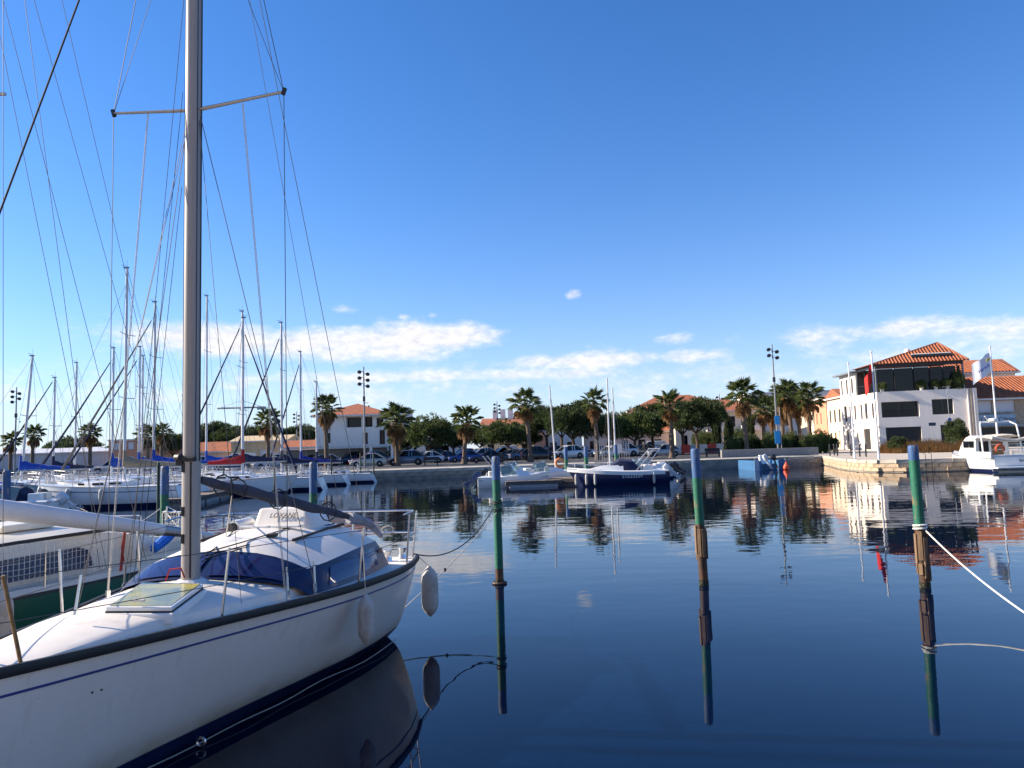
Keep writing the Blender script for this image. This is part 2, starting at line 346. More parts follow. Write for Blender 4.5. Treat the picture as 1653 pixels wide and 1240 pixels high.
def pile(x, y, top, r, zb, zg, label, lean=(0, 0), cat='mooring pile', dark=False, extras=None):
    t = thing('mooring_pile', label, cat, (x, y, 0), 0, 'mooring piles')
    def seg(nm, z0, z1, rr, m, round_top=False):
        pr = [(rr, z0), (rr, z1)]
        if round_top: pr = [(rr, z0), (rr, z1 - .05), (rr * .93, z1 - .02), (rr * .7, z1)]
        mb = MB(); mb.lathe(pr, n=16); mb.v = [(a + lean[0] * c, b + lean[1] * c, c) for a, b, c in mb.v]
        return mb.build(nm, m, t, smooth=True)
    if dark: seg('shaft', -2.0, top, r, M_pdark, True)
    else:
        seg('blue_cap', zb, top, r, M_pblue, True); seg('green_band', zg, zb, r * .995, M_pgreen); seg('rusty_foot', -2.0, zg, r * .99, M_prust)
    seg('weed_collar', -.3, .07 + .03 * random.random(), r * 1.06, M_weed)
    if extras:
        for (nm, z0, z1, rr, m) in extras:
            mb = MB()
            for k in range(7):
                a = k * .9 + z0; w_ = random.uniform(.05, .085); zz = random.uniform(-.07, .07)
                mb.box((math.cos(a) * rr + lean[0] * z0, math.sin(a) * rr + lean[1] * z0, (z0 + z1) / 2 + zz), (.03, w_, z1 - z0), a)
            mb.build(nm, m, t)
    return t
p1_ = pile(-.34, 13.9, 2.34, .077, 1.90, .28, 'blue and green pile tied to the white sailboat stern by two ropes', (-.004, 0))
mb = MB(); mb.tube([(math.cos(a) * .12, math.sin(a) * .12, .02) for a in [k * .45 for k in range(14)]], .022, 6); mb.build('ring', M_prust, p1_)
pile(3.25, 13.2, 2.38, .08, 1.86, 1.05, 'blue and green pile with brown timber sleeve and no rope', (-.016, 0), extras=[('timber_sleeve', .5, .98, .088, M_wood)])
p3_ = pile(6.69, 12.42, 2.33, .082, 2.08, .95, 'faded pile with rust patches, timber strips and a white rope', (-.012, 0), extras=[('timber_strip', .38, .85, .088, M_wood), ('timber_strip', .18, .36, .088, M_wood)])
pile(-3.98, 14.7, 2.33, .077, 1.72, .6, 'blue and green pile beyond the white sailboat boom', (0, 0))
pile(-7.25, 15.4, 2.33, .08, 1.75, .5, 'blue and green pile holding ropes behind the green boat', (.004, 0))
pile(-11.0, 16.1, 2.33, .08, 1.5, .5, 'blue and green pile above the furled white sail', (0, 0))
pile(3.55, 51.0, 2.42, .13, 1.6, .3, 'blue and green pile beside the orange lifebuoy on the white boat', (0, 0))
pile(4.85, 50.2, 2.42, .14, 1.7, .3, 'blue and green pile at the bow of the navy motorboat', (0, 0))
pile(8.15, 59.5, 2.45, .14, 1.7, .3, 'blue and green pile next to the metal pontoon gate', (0, 0))
for k, (px, d, zt, lb) in enumerate(((256, 17.5, 2.4, 'thin dark green pole beside a blue and green pile'), (361, 50, 2.1, 'thin dark pole before the red sail cover'), (402, 55, 2.1, 'thin dark pole between masts with dark furled sails'),
        (443, 44, 2.1, 'thin dark pole before the navy sail cover'), (478, 55, 2.1, 'thin dark pole just left of a thick blue pile'), (507.5, 61, 2.2, 'thin dark pole just right of a thick blue pile'),
        (535, 58, 2.1, 'thin dark pole in front of the tall palm trunk'), (551, 61, 2.1, 'thin dark pole beside the black outboard engine'), (582, 63, 2.4, 'thin dark pole left of the tall quay floodlight'), (603, 63, 2.4, 'thin dark pole right of the tall quay floodlight'))):
    p = at(px, 745, y=d); pile(p.x, d, zt, .035 if d < 20 else .065, 0, 0, lb, dark=True)
# ================================================================ near white sailboat
BA = R(9); BS0 = 6.7
bu = Vector((math.sin(BA), math.cos(BA), 0)); bn = Vector((math.cos(BA), -math.sin(BA), 0))
borg = bn * -4.26 + bu * BS0
boat = thing('sailboat', 'white sailboat with black rubbing strake and dark blue wraparound cabin windows', 'sailboat', borg, -BA)
def Lc(t, s, z): return (t, s - BS0, z)
def Wb(t, s, z): return borg + bn * t + bu * (s - BS0) + Vector((0, 0, z))
def itp(tab, x):
    if x <= tab[0][0]: return tab[0][1]
    for (a, b), (c, d) in zip(tab, tab[1:]):
        if x <= c:
            k = (x - a) / (c - a); return b + (d - b) * k
    return tab[-1][1]
def smooth_tab(tab):      # Catmull-Rom resample so the sheer is a fair curve
    out = []
    for i in range(len(tab) - 1):
        p0 = tab[max(i - 1, 0)]; p1 = tab[i]; p2 = tab[i + 1]; p3 = tab[min(i + 2, len(tab) - 1)]
        for k in range(6):
            t = k / 6; x = p1[0] + (p2[0] - p1[0]) * t
            m1 = (p2[1] - p0[1]) / max(p2[0] - p0[0], 1e-6) * (p2[0] - p1[0]); m2 = (p3[1] - p1[1]) / max(p3[0] - p1[0], 1e-6) * (p2[0] - p1[0])
            h = (2 * t ** 3 - 3 * t * t + 1) * p1[1] + (t ** 3 - 2 * t * t + t) * m1 + (-2 * t ** 3 + 3 * t * t) * p2[1] + (t ** 3 - t * t) * m2
            out.append((x, h))
    return out + [tab[-1]]
TB = smooth_tab([(3.3, .03), (3.7, .17), (4.2, .31), (4.7, .45), (5.2, .59), (5.8, .76), (6.33, .935), (7.0, 1.15), (7.7, 1.335), (8.4, 1.445), (8.8, 1.47), (9.3, 1.44), (9.75, 1.36)])
TW = smooth_tab([(3.3, .005), (4.2, .05), (5.43, .23), (6.2, .38), (7.0, .55), (7.7, .72), (8.4, .88), (9.1, .98), (9.75, 1.0)])
TZ = smooth_tab([(3.3, 1.25), (4.2, 1.19), (5.5, 1.13), (6.3, 1.105), (7.7, 1.075), (9.75, 1.065)])
SS = [3.3 + (9.75 - 3.3) * k / 44 for k in range(45)]
def hull_pt(s, k, off=0.0):     # k 1 at the sheer, 0 at the waterline z=.1, negative below
    b, w_, zs = itp(TB, s), itp(TW, s), itp(TZ, s)
    if k >= 0: z = .1 + (zs - .1) * k; t = w_ + (b - w_) * (k ** .72)
    else: z = .1 + k * .5; t = w_ * max(0, 1 + k) ** .5
    rake = (1 - k) * .28 * max(0, (s - 8.6) / 1.15) if k >= 0 else .28 * max(0, (s - 8.6) / 1.15)
    return (t + off, s + rake * 0.35, z)
KS = [1, .92, .8, .65, .5, .35, .2, .1, 0, -.3, -.7, -1.0]
mb = MB(); rings = []
for s in SS:
    rings.append([Lc(*hull_pt(s, k)) for k in KS] + [Lc(-hull_pt(s, k)[0], hull_pt(s, k)[1], hull_pt(s, k)[2]) for k in reversed(KS[:-1])])
mb.loft(rings, closed=False)
mb.add(rings[-1], [tuple(range(len(rings[-1])))]); mb.add(rings[0], [tuple(range(len(rings[0])))])
M_hull = mat2('worn_white_hull', (.82, .77, .70), (.74, .68, .59), .5, .85, scale=.7, rough=.25, streak=(1, 1, .6), bump=0.0, var=.02)
def grime():                     # yellowish weed and scum stain above the waterline, runs below the rail
    nt = M_hull.node_tree; b = nt.nodes['Principled BSDF']; src = b.inputs['Base Color'].links[0].from_socket
    tc = nt.nodes.new('ShaderNodeTexCoord'); sp = nt.nodes.new('ShaderNodeSeparateXYZ'); nt.links.new(tc.outputs['Object'], sp.inputs[0])
    def stain(scale, stretch, lo, hi, z0, z1, colr, amt):
        nonlocal src
        mp = nt.nodes.new('ShaderNodeMapping'); mp.inputs['Scale'].default_value = stretch; n = nt.nodes.new('ShaderNodeTexNoise'); n.inputs['Scale'].default_value = scale; n.inputs['Detail'].default_value = 7
        nt.links.new(tc.outputs['Object'], mp.inputs[0]); nt.links.new(mp.outputs[0], n.inputs['Vector'])
        r = nt.nodes.new('ShaderNodeMapRange'); r.inputs[1].default_value = lo; r.inputs[2].default_value = hi; nt.links.new(n.outputs[0], r.inputs[0])
        z = nt.nodes.new('ShaderNodeMapRange'); z.inputs[1].default_value = z0; z.inputs[2].default_value = z1; z.inputs[3].default_value = 1; z.inputs[4].default_value = 0; nt.links.new(sp.outputs[2], z.inputs[0])
        m = nt.nodes.new('ShaderNodeMath'); m.operation = 'MULTIPLY'; nt.links.new(r.outputs[0], m.inputs[0]); nt.links.new(z.outputs[0], m.inputs[1]); m2 = nt.nodes.new('ShaderNodeMath'); m2.operation = 'MULTIPLY'; m2.inputs[1].default_value = amt; nt.links.new(m.outputs[0], m2.inputs[0])
        x = nt.nodes.new('ShaderNodeMix'); x.data_type = 'RGBA'; nt.links.new(m2.outputs[0], x.inputs[0]); nt.links.new(src, x.inputs[6]); x.inputs[7].default_value = (*colr, 1); src = x.outputs[2]
    stain(2.5, (1, 1, 1), .3, .7, .10, .42, (.42, .33, .18), .75); stain(9, (1, 1, .06), .56, .72, 1.3, .2, (.40, .35, .28), .35); stain(30, (1, 1, 1), .70, .74, 2, 2.1, (.25, .22, .2), .5)
    nt.links.new(src, b.inputs['Base Color'])
grime()
mb.build('hull', M_hull, boat, smooth=True)
def hull_strip(nm, k0, k1, off, m, sides=(1, -1), s0=3.32, s1=9.74):
    for sd_ in sides:
        mb = MB(); A = []; n = 60
        for i in range(n + 1):
            s = s0 + (s1 - s0) * i / n; A.append([Lc(sd_ * hull_pt(s, k0, off)[0], *hull_pt(s, k0)[1:]), Lc(sd_ * hull_pt(s, k1, off)[0], *hull_pt(s, k1)[1:])])
        mb.loft(A, closed=False); mb.build(nm, m, boat)
hull_strip('boot_stripe', .045, -.25, .005, M_navy)
M_cove = mat('cove_blue', (.02, .035, .19), .4, var=.1)
for sd_ in (1, -1):
    mb = MB(); mb.loft([[Lc(sd_ * (hull_pt(s, .86 + dk)[0] + .004), s, hull_pt(s, .86)[2] + dz) for dk, dz in ((0, .009), (-.0, -.009))] for s in SS[1:]], closed=False); mb.build('cove_line', M_cove, boat)
    # black rubbing strake along the sheer
    mb = MB(); mb.loft([[Lc(sd_ * (itp(TB, s) + a), s, itp(TZ, s) + b_) for a, b_ in ((-.02, .035), (.018, .035), (.028, .0), (.018, -.035), (-.004, -.035))] for s in SS[:-1] + [9.76]])
    mb.build('rubbing_strake', M_black, boat, smooth=True)
# deck with raised, cambered foredeck
def deck_z(s, q):
    zs = itp(TZ, s); b = itp(TB, s); k = min(1, max(0, (s - 4.5) / .9)); aft = min(1, max(0, (9.2 - s) / .5)); fl = min(1, b)
    z = zs + .012
    if q < .80: z += .07 * k * aft * min(1, (.80 - q) / .03)
    if q < .77: z += .125 * fl * fl * aft * (1 - (q / .77) ** 2)
    else: z += 0
    if k < 1: z += .02 * fl * (1 - q * q) * (1 - k)
    return z
QS = [.985, .9, .82, .802, .798, .772, .765, .6, .5, .38, .25, .12, 0]
mb = MB(); rings = []
for s in SS:
    b = itp(TB, s); row = [Lc(b * q, s, deck_z(s, q)) for q in QS]; rings.append(row + [(-p[0], p[1], p[2]) for p in reversed(row[:-1])])
mb.loft(rings, closed=False)
M_deck = mat2('weathered_deck', (.76, .71, .63), (.56, .49, .38), .55, .8, scale=2.2, rough=.55, streak=(1, 1, 1), bump=.0004, var=.05)
mb.build('deck', M_deck, boat, smooth=True)
# foredeck hatch
hq = [(.03, 5.50), (.55, 5.56), (.38, 6.26), (-.26, 6.33)]
hz = [1.305, 1.295, 1.345, 1.345]
def quad_up(pts, zs, dz0, dz1, grow=0.0):
    c = [sum(p[i] for p in pts) / 4 for i in (0, 1)]; mb = MB(); A = []
    for dz in (dz0, dz1): A.append([Lc(p[0] + (p[0] - c[0]) * grow, p[1] + (p[1] - c[1]) * grow, z + dz) for p, z in zip(pts, zs)])
    mb.loft(A); return mb
hatch = quad_up(hq, hz, -.12, -.035, .12).build('hatch', M_white, boat, bevel=.012)
quad_up(hq, hz, -.035, -.022, .05).build('gasket', M_black, hatch)
quad_up(hq, hz, -.022, .012, .04).build('rim', M_white, hatch, bevel=.006)
M_acr = mat2('hatch_acrylic', (.20, .24, .16), (.46, .40, .10), .40, .62, scale=2.5, rough=.18, streak=(1, 1, 1), bump=0.0005)
quad_up(hq, hz, .012, .018, -.04).build('pane', M_acr, hatch)
MB().box(Lc(.29, 5.52, 1.362), (.10, .03, .02)).build('latch', M_cream, hatch)
# cabin
CB = [(0, 6.80, 1.30), (.22, 6.81, 1.30), (.45, 6.85, 1.285), (.70, 6.92, 1.25), (.92, 6.99, 1.19), (1.05, 7.04, 1.11), (1.13, 7.5, 1.085), (1.19, 8.0, 1.08), (1.21, 8.5, 1.08), (1.17, 9.12, 1.08)]
CT = [(0, 7.22, 1.515), (.20, 7.22, 1.51), (.40, 7.22, 1.495), (.60, 7.23, 1.455), (.78, 7.24, 1.395), (.93, 7.27, 1.325), (1.0, 7.6, 1.345), (1.05, 8.05, 1.375), (1.07, 8.5, 1.395), (1.05, 8.98, 1.385)]
CS = [7.55, 7.57, 7.63, 7.72, 7.82, 7.95, 8.2, 8.45, 8.7, 9.0]
CZ = lambda s: 1.57 + .11 * min(1, max(0, (s - 7.5) / .8))
M_band = mat('cabin_blue_band', (.012, .022, .075), .3, var=.15, scale=3)
M_cabin = mat2('cabin_gelcoat', (.80, .76, .69), (.60, .54, .45), .58, .8, scale=2.5, rough=.4, streak=(1, 1, 1), bump=.0003, var=.04)
for sd_ in (1, -1):
    mb = MB(); mb.loft([[Lc(sd_ * a[0], a[1], a[2]), Lc(sd_ * (a[0] * .5 + b[0] * .5 + .012 * (i > 3)), a[1] * .5 + b[1] * .5, a[2] * .5 + b[2] * .5 + .012), Lc(sd_ * b[0], b[1], b[2])] for i, (a, b) in enumerate(zip(CB, CT))], closed=False)
    mb.build('window_band', M_band, boat, smooth=True)
    mb = MB(); rows = []
    for P_, sc_ in zip(CT, CS):
        row = []
        for j in range(7):
            q = j / 6; t = P_[0] * (1 - q); s = P_[1] * (1 - q) + sc_ * q; z = P_[2] * (1 - q) + CZ(sc_) * q + .07 * math.sin(math.pi * q) * (.35 + .65 * min(1, P_[0]))
            row.append(Lc(sd_ * t, s, z))
        rows.append(row)
    mb.loft(rows, closed=False); mb.build('cabin_roof', M_cabin, boat, smooth=True)
    # after bulkhead
    mb = MB(); mb.add([Lc(sd_ * 1.17, 9.12, 1.08), Lc(sd_ * 1.05, 8.98, 1.385), Lc(sd_ * .5, 9.0, 1.60), Lc(0, 9.0, 1.68), Lc(0, 9.1, 1.08)], [(0, 1, 2, 3, 4)]); mb.build('bulkhead', M_cabin, boat)
M_pane = mat('tinted_acrylic', (.02, .026, .10), .08, var=.2, scale=3, spec=.7)
M_paneb = mat('tinted_acrylic_blue', (.022, .045, .14), .08, var=.2, scale=3, spec=.7)
def band_pt(u, v, sd_, off):
    i = min(int(u), len(CB) - 2); f = u - i
    a = [CB[i][k] * (1 - f) + CB[i + 1][k] * f for k in range(3)]; b = [CT[i][k] * (1 - f) + CT[i + 1][k] * f for k in range(3)]
    p = [a[k] * (1 - v) + b[k] * v for k in range(3)]; bul = .012 * (1 - abs(2 * v - 1))
    side = 1 if u > 5 else 0
    return Lc(sd_ * (p[0] + (off + bul) * side), p[1] - off * (1 - side), p[2] + off * (1 - side) + bul)
def pane(u0, u1, sd_, m, v0=.16, v1=.86, slant=0.0):
    mb = MB(); n = 8
    mb.loft([[band_pt(u0 + (u1 - u0) * i / n + slant * v, v0 + (v1 - v0) * v, sd_, .014) for v in (0, .5, 1)] for i in range(n + 1)], closed=False)
    return mb.build('window', m, boat, smooth=True)
for sd_ in (1, -1):
    pane(.25, 3.55, sd_, M_pane, .1, .84); pane(5.75, 7.15, sd_, M_paneb, .18, .8, .25); pane(7.4, 8.3, sd_, M_paneb, .2, .8, .2)
MB().box(Lc(1.125, 8.93, 1.27), (.012, .13, .07)).build('vent_plate', mat('brown_plate', (.16, .09, .07), .5), boat)
# sea hood with the boat's name
mb = MB(); mb.loft([[Lc(.1 + x, s, z) for x, z in ((-w0, zb), (w0, zb), (w1, zt), (-w1, zt))] for s, w0, w1, zb, zt in ((8.32, .40, .31, 1.60, 1.66), (8.42, .40, .29, 1.60, 1.86), (8.95, .38, .28, 1.60, 1.83))])
hood = mb.build('sea_hood', M_cabin, boat, bevel=.02)
lt = inst('name_lettering', text_mesh('LOXANE', .085, mat('lettering_black', (.02, .02, .03), .5, var=0), .002, .25), hood, Lc(.13, 8.352, 1.775), (R(63), 0, 0))
mb = MB(); mb.tube([Lc(-.42, 8.22, 1.66), Lc(-.36, 8.5, 1.69)], [.075, .06], 10); mb.build('dorade_vent', M_white, boat, smooth=True)
MB().tube([Lc(-.435, 8.15, 1.66), Lc(-.42, 8.215, 1.66)], .05, 10).build('vent_mouth', M_black, boat)
for i, (x, s) in enumerate(((-.12, 8.16), (.26, 8.18))):
    MB().box(Lc(x, s, 1.665), (.34, .1, .025)).build('vent_grille', M_white, boat, bevel=.006)
M_grab = mat('dark_teak', (.035, .02, .014), .6, var=.3, scale=20)
for sd_ in (1, -1):
    mb = MB(); mb.bar(Lc(sd_ * .56, 7.72, 1.56), Lc(sd_ * .62, 9.0, 1.60), .028, .03); mb.build('grab_rail', M_grab, boat)
MB().box(Lc(.85, 8.72, 1.52), (.05, .08, .05)).build('deck_block', M_white, boat, bevel=.01)
# mast, boom, spreaders
MP = (0.0, 6.69)
def oval(mb, s0, z0, z1, a, b, n=18):
    ring = [(math.cos(2 * math.pi * k / n), math.sin(2 * math.pi * k / n)) for k in range(n)]
    mb.loft([[Lc(MP[0] + math.copysign(abs(x) ** .75, x) * a, MP[1] + math.copysign(abs(y) ** .75, y) * b, z) for x, y in ring] for z in (z0, z1)])
mast = None
mb = MB(); oval(mb, 0, 2.44, 10.6, .068, .082); mast = mb.build('mast', mat('anodised_mast', (.29, .27, .255), .5, metal=.2, var=.12, scale=6, streak=(14, 14, .3)), boat, smooth=True)
mb = MB(); oval(mb, 0, 1.28, 2.46, .075, .09); mb.build('mast_sleeve', mat('mast_sleeve_alloy', (.36, .335, .31), .5, metal=.2, var=.12, scale=6, streak=(14, 14, .4)), mast, smooth=True)
MB().box(Lc(.060, 6.655, 6.4), (.012, .012, 7.9)).build('luff_groove', M_black, mast)
MB().box(Lc(.07, 6.72, 6.4), (.006, .010, 7.9)).build('luff_groove', M_black, mast)
MB().box(Lc(-.072, 6.66, 6.4), (.006, .02, 7.9)).build('luff_groove', mat('halyard_blue', (.02, .06, .2), .8), mast)
MB().box(Lc(.05, 6.60, 1.9), (.012, .012, 1.1)).build('luff_groove', M_black, mast)
mb = MB(); mb.lathe([(.16, 0), (.16, .03), (.11, .06)], c=Lc(0, 6.69, 1.27), n=16); mb.build('mast_step', M_white, mast)
mb = MB(); mb.tube([Lc(-.17, 6.55, 1.34), Lc(-.13, 6.55, 1.44), Lc(-.02, 6.56, 1.45), Lc(.02, 6.56, 1.36)], .008); mb.build('step_bail', M_red_canvas, mast)
for z in (2.40, 1.72, 1.98):
    mb = MB(); mb.box(Lc(-.03, 6.60, z), (.03, .02, .09)); mb.build('cleat', M_black, mast, bevel=.004)
mb = MB(); mb.box(Lc(-.07, 6.62, 2.46), (.08, .07, .08)); mb.box(Lc(.02, 6.60, 2.48), (.16, .05, .045)); mb.tube([Lc(-.12, 6.62, 2.5), Lc(-.04, 6.58, 2.5)], .035, 8); mb.build('halyard_winch', M_black, mast, bevel=.008)
for sd_, tip in ((1, (.965, 6.72, 6.13)), (-1, (-.93, 6.72, 6.10))):
    mb = MB(); mb.tube([Lc(sd_ * .05, 6.7, 6.03), Lc(*tip)], [.026, .02], 8, .6); sp_ = mb.build('spreader', M_alu, mast)
    MB().tube([Lc(tip[0] - .01 * sd_, tip[1], tip[2] - .03), Lc(tip[0] + .012 * sd_, tip[1], tip[2] + .035)], .024, 6).build('spreader_cap', M_black, sp_)
def wire(pts, r=.004, m=None, par=None, nm='shroud'):
    mb = MB(); mb.tube(pts, r, 5); return mb.build(nm, m or M_wire, par or boat)
TOPZ = 10.5
for sd_, tip in ((1, (.965, 6.72, 6.13)), (-1, (-.93, 6.72, 6.10))):
    wire([Lc(sd_ * .04, 6.69, TOPZ), Lc(*tip), Lc(sd_ * .955, 6.78, 1.17)]); wire([Lc(sd_ * .04, 6.69, TOPZ - 1.9), Lc(tip[0] * .99, tip[1], tip[2] + .02)], .003)
    wire([Lc(sd_ * .07, 6.70, 5.95), Lc(sd_ * 1.06, 7.16, 1.17)]); wire([Lc(sd_ * .07, 6.68, 5.9), Lc(sd_ * .80, 6.2, 1.2)], .003)
    for dx in (0, .012): wire([Lc(sd_ * (.52 + dx), 6.71, 6.05), Lc(sd_ * (.93 + dx), 6.76, 1.2)], .0035, M_rope, nm='flag_halyard')
    for (t, s) in ((.955, 6.78), (1.06, 7.16)):
        mb = MB(); mb.tube([Lc(sd_ * t, s, 1.13), Lc(sd_ * t * .99, s, 1.42)], .012, 6); mb.build('turnbuckle', M_steel, boat)
        MB().box(Lc(sd_ * t, s, 1.14), (.02, .05, .12)).build('chainplate', M_steel, boat)
wire([Lc(0, 6.6, TOPZ), Lc(0, 3.35, 1.26)], .0075, M_drope, nm='forestay'); wire([Lc(.0, 6.62, 5.9), Lc(.02, 5.15, 1.33)], .003, nm='inner_stay')
mb = MB(); mb.tube([Lc(.02, 5.15, 1.33), Lc(.02, 5.21, 1.62)], .011, 6); mb.build('turnbuckle', M_steel, boat)
wire([Lc(.02, 6.78, TOPZ), Lc(.62, 9.68, 1.68)], nm='backstay'); wire([Lc(-.02, 6.78, TOPZ), Lc(.3, 9.7, 1.68)], .003, nm='backstay')
for k in range(3): wire([Lc(-.08 - .01 * k, 6.62 + .02 * k, 5.2 + k), Lc(-.24 - .12 * k, 6.25 + .1 * k, 1.36)], .003, M_drope, nm='halyard')
bm0, bm1 = Vector(Lc(.06, 6.76, 2.27)), Vector(Lc(.87, 8.72, 1.70))
mb = MB(); n = 16; rings = []
for i in range(n + 1):
    k = i / n; p = bm0.lerp(bm1, k); rr = .66 * (.05 + .03 * math.sin(math.pi * min(1, k * 1.15)) + .008 * math.sin(k * 31)); dirn = (bm1 - bm0).normalized(); sx_ = dirn.cross(Vector((0, 0, 1))).normalized(); uz = sx_.cross(dirn)
    rings.append([p + sx_ * rr * .8 * math.cos(a) + uz * (rr * math.sin(a) * (1.15 + .12 * math.sin(k * 23 + a))) for a in [2 * math.pi * j / 12 for j in range(12)]])
mb.loft(rings); boom = mb.build('boom', mat('grey_sail_cover', (.06, .062, .085), .85, var=.3, scale=5, bump=.03, bscale=7), boat, smooth=True)
mb = MB(); mb.tube([bm1 - Vector((.02, .1, -.01)), bm1 + Vector((.10, .22, -.08)), bm1 + Vector((.2, .42, -.28))], [.07, .055, .03], 8); mb.build('loose_sail_end', mat('grey_cloth', (.30, .30, .33), .85, var=.2, scale=6, bump=.02), boom, smooth=True)
for k in (.12, .2, .45, .8):
    p = bm0.lerp(bm1, k); mb = MB(); mb.tube([p + Vector((.09 * math.cos(a), .03 * math.cos(a), .11 * math.sin(a))) for a in [j * .7 for j in range(10)]], .008, 5); mb.build('sail_tie', M_black, boom)
mb = MB(); mb.tube(sag(bm0.lerp(bm1, .17) - Vector((0, 0, .08)), Lc(-.25, 7.75, 1.6), .0), .006); mb.build('kicker_line', M_rope, boom)
# running rigging over the cabin roof
for k, (a, b_) in enumerate((((.06, 6.76, 1.52), (-.33, 8.1, 1.66)), ((.07, 6.77, 1.48), (-.25, 8.12, 1.64)), ((.08, 6.77, 1.56), (.3, 8.2, 1.65)), ((.09, 6.78, 1.50), (.55, 8.9, 1.62)), ((.09, 6.79, 1.53), (.66, 8.95, 1.60)), ((.05, 6.76, 1.9), (-.3, 8.15, 1.76)))):
    wire(sag(Lc(*a), Lc(*b_), .03 - .012 * k), .007, M_drope, nm='control_line')
MB().box(Lc(.30, 7.75, 1.615), (.10, .10, .035)).build('rope_clutch', M_black, boat, bevel=.008)
# stanchions, lifelines, pushpit
for sd_ in (1, -1):
    tops = []
    for s in (4.35, 5.95, 7.75):
        b = itp(TB, s) - .05; z = itp(TZ, s); a_, c_ = Lc(sd_ * b, s, z), Lc(sd_ * (b + .06), s + .02, z + .60)
        if s == 4.35: c_ = Lc(sd_ * (b - .04), s - .12, z + .6)
        mb = MB(); mb.tube([a_, c_], .0125, 8); st_ = mb.build('stanchion', M_steel if s > 5 else mat('rusty_tube', (.24, .15, .07), .6, metal=.4, var=.3, scale=20), boat, smooth=True)
        MB().box((a_[0], a_[1], a_[2] + .012), (.05, .05, .03)).build('stanchion_base', M_steel, st_)
        tops.append((Vector(a_), Vector(c_)))
    e1, e0 = Vector(Lc(sd_ * 1.36, 9.15, 1.68)), Vector(Lc(sd_ * 1.36, 9.15, 1.38))
    for f in (.97, .5):
        pts = [a_.lerp(c_, f) for a_, c_ in tops] + [e1 if f > .6 else e0]
        wire([Vector(Lc(sd_ * .12, 3.5, 1.25 + .6 * f))] + pts, .0035, nm='lifeline')
    for s in (9.15, 9.7):
        mb = MB(); b = itp(TB, s) - .06; mb.tube([Lc(sd_ * b, s, 1.07), Lc(sd_ * (b + .05), s + (.05 if s > 9.5 else 0), 1.69)], .0125, 8); mb.build('pushpit_post', M_steel, boat, smooth=True)
for z in (1.69, 1.40):
    mb = MB(); mb.tube([Lc(1.37, 9.15, z), Lc(1.36, 9.6, z), Lc(1.30, 9.76, z), Lc(.5, 9.80, z), Lc(-.5, 9.80, z), Lc(-1.30, 9.76, z), Lc(-1.36, 9.6, z), Lc(-1.37, 9.15, z)], .0125, 8); mb.build('pushpit_rail', M_steel, boat, smooth=True)
for t in (.45, -.45):
    mb = MB(); mb.tube([Lc(t, 9.72, 1.08), Lc(t, 9.80, 1.69)], .0125, 8); mb.build('pushpit_post', M_steel, boat)
for (t, s) in ((1.08, 9.35), (1.2, 9.6)):
    mb = MB(); mb.lathe([(.065, 0), (.05, .05), (.04, .09), (.055, .125), (.055, .14)], c=Lc(t, s, 1.08), n=14); mb.build('winch', M_steel, boat, smooth=True)
mb = MB(); mb.tube([Lc(.9, 9.6, 1.46) if a is None else Lc(1.02 + .08 * math.cos(a), 9.55, 1.46 + .05 * math.sin(a)) for a in [k * .6 for k in range(12)]], .008); mb.build('rope_coil', M_rope, boat)
mb = MB(); mb.box(Lc(0, 9.3, 1.10), (1.6, .5, .05)); mb.build('cockpit_sole', M_cabin, boat)
for s in (3.95, 4.02):
    mb = MB(); mb.lathe([(.008, 0), (.008, .006)], c=(0, 0, 0), n=8, M=Matrix.Rotation(R(90), 4, 'Y')); q = hull_pt(s + .9, .72); mb.v = [(v[0] + q[0], v[1] + q[1] - BS0, v[2] + q[2]) for v in mb.v]; mb.build('hull_bolt', M_black, boat)
mb = MB(); mb.tube([Lc(.7, 7.45, 1.30 - .14), Lc(.98, 8.9, 1.115)], .008); mb.build('side_deck_track', M_black, boat)
# fenders, ropes
M_fend = mat2('fender_vinyl', (.52, .50, .46), (.30, .27, .23), .5, .7, scale=7, rough=.6, streak=(1, 1, .5), bump=.002)
def fender(p, r, h, label, lanyard_to, tilt=0.0):
    t = thing('fender', label, 'fender', p, 0, 'fenders hung on boats')
    pr = [(.012, -h / 2 - .03), (.03, -h / 2 - .01), (r * .55, -h / 2 + .02), (r * .92, -h / 2 + r * .8), (r, -h / 2 + r * 1.4), (r, h / 2 - r * 1.4), (r * .92, h / 2 - r * .8), (r * .55, h / 2 - .02), (.03, h / 2 + .01), (.02, h / 2 + .03)]
    mb = MB(); mb.lathe(pr, n=20, M=Matrix.Rotation(tilt, 4, 'X')); mb.build('body', M_fend, t, smooth=True)
    mb = MB(); mb.tube([(0, 0, h / 2 + .02), Vector(lanyard_to) - Vector(p)], .005, 5); mb.build('lanyard', M_rope, t)
    return t
fender(Wb(1.335 + .085, 7.62, .74), .085, .46, 'grey cylindrical fender hanging against the white hull side', Wb(1.35, 7.72, 1.66))
fender(Wb(1.49, 9.86, .60), .115, .62, 'fat pointed white fender hanging off the sailboat stern corner', Wb(1.36, 9.72, 1.1), R(4))
def rope(pts, r, m, label, cat='rope', nm='mooring_rope'):
    mb = MB(); mb.tube(pts, r, 6); o = Vector(pts[0]); return tag(mb.build(nm, m, None, True, org=o), label, cat, 'mooring ropes')
rope(sag(Wb(1.33, 9.7, 1.12), (-.38, 13.83, 1.45), .32, 20), .009, M_drope, 'dark slack rope from sailboat stern up to the pile')
r2 = sag(Wb(1.08, 9.95, .34), (-.36, 13.83, 1.30), .06, 16)
o = rope(r2, .008, M_rope, 'pale taut rope with a knot rising from sailboat stern to the pile')
mb = MB(); mb.lathe([(.01, -.03), (.024, -.01), (.024, .01), (.01, .03)], c=Vector(r2[6]) - Vector(r2[0]), n=8); mb.build('knot', M_drope, o)
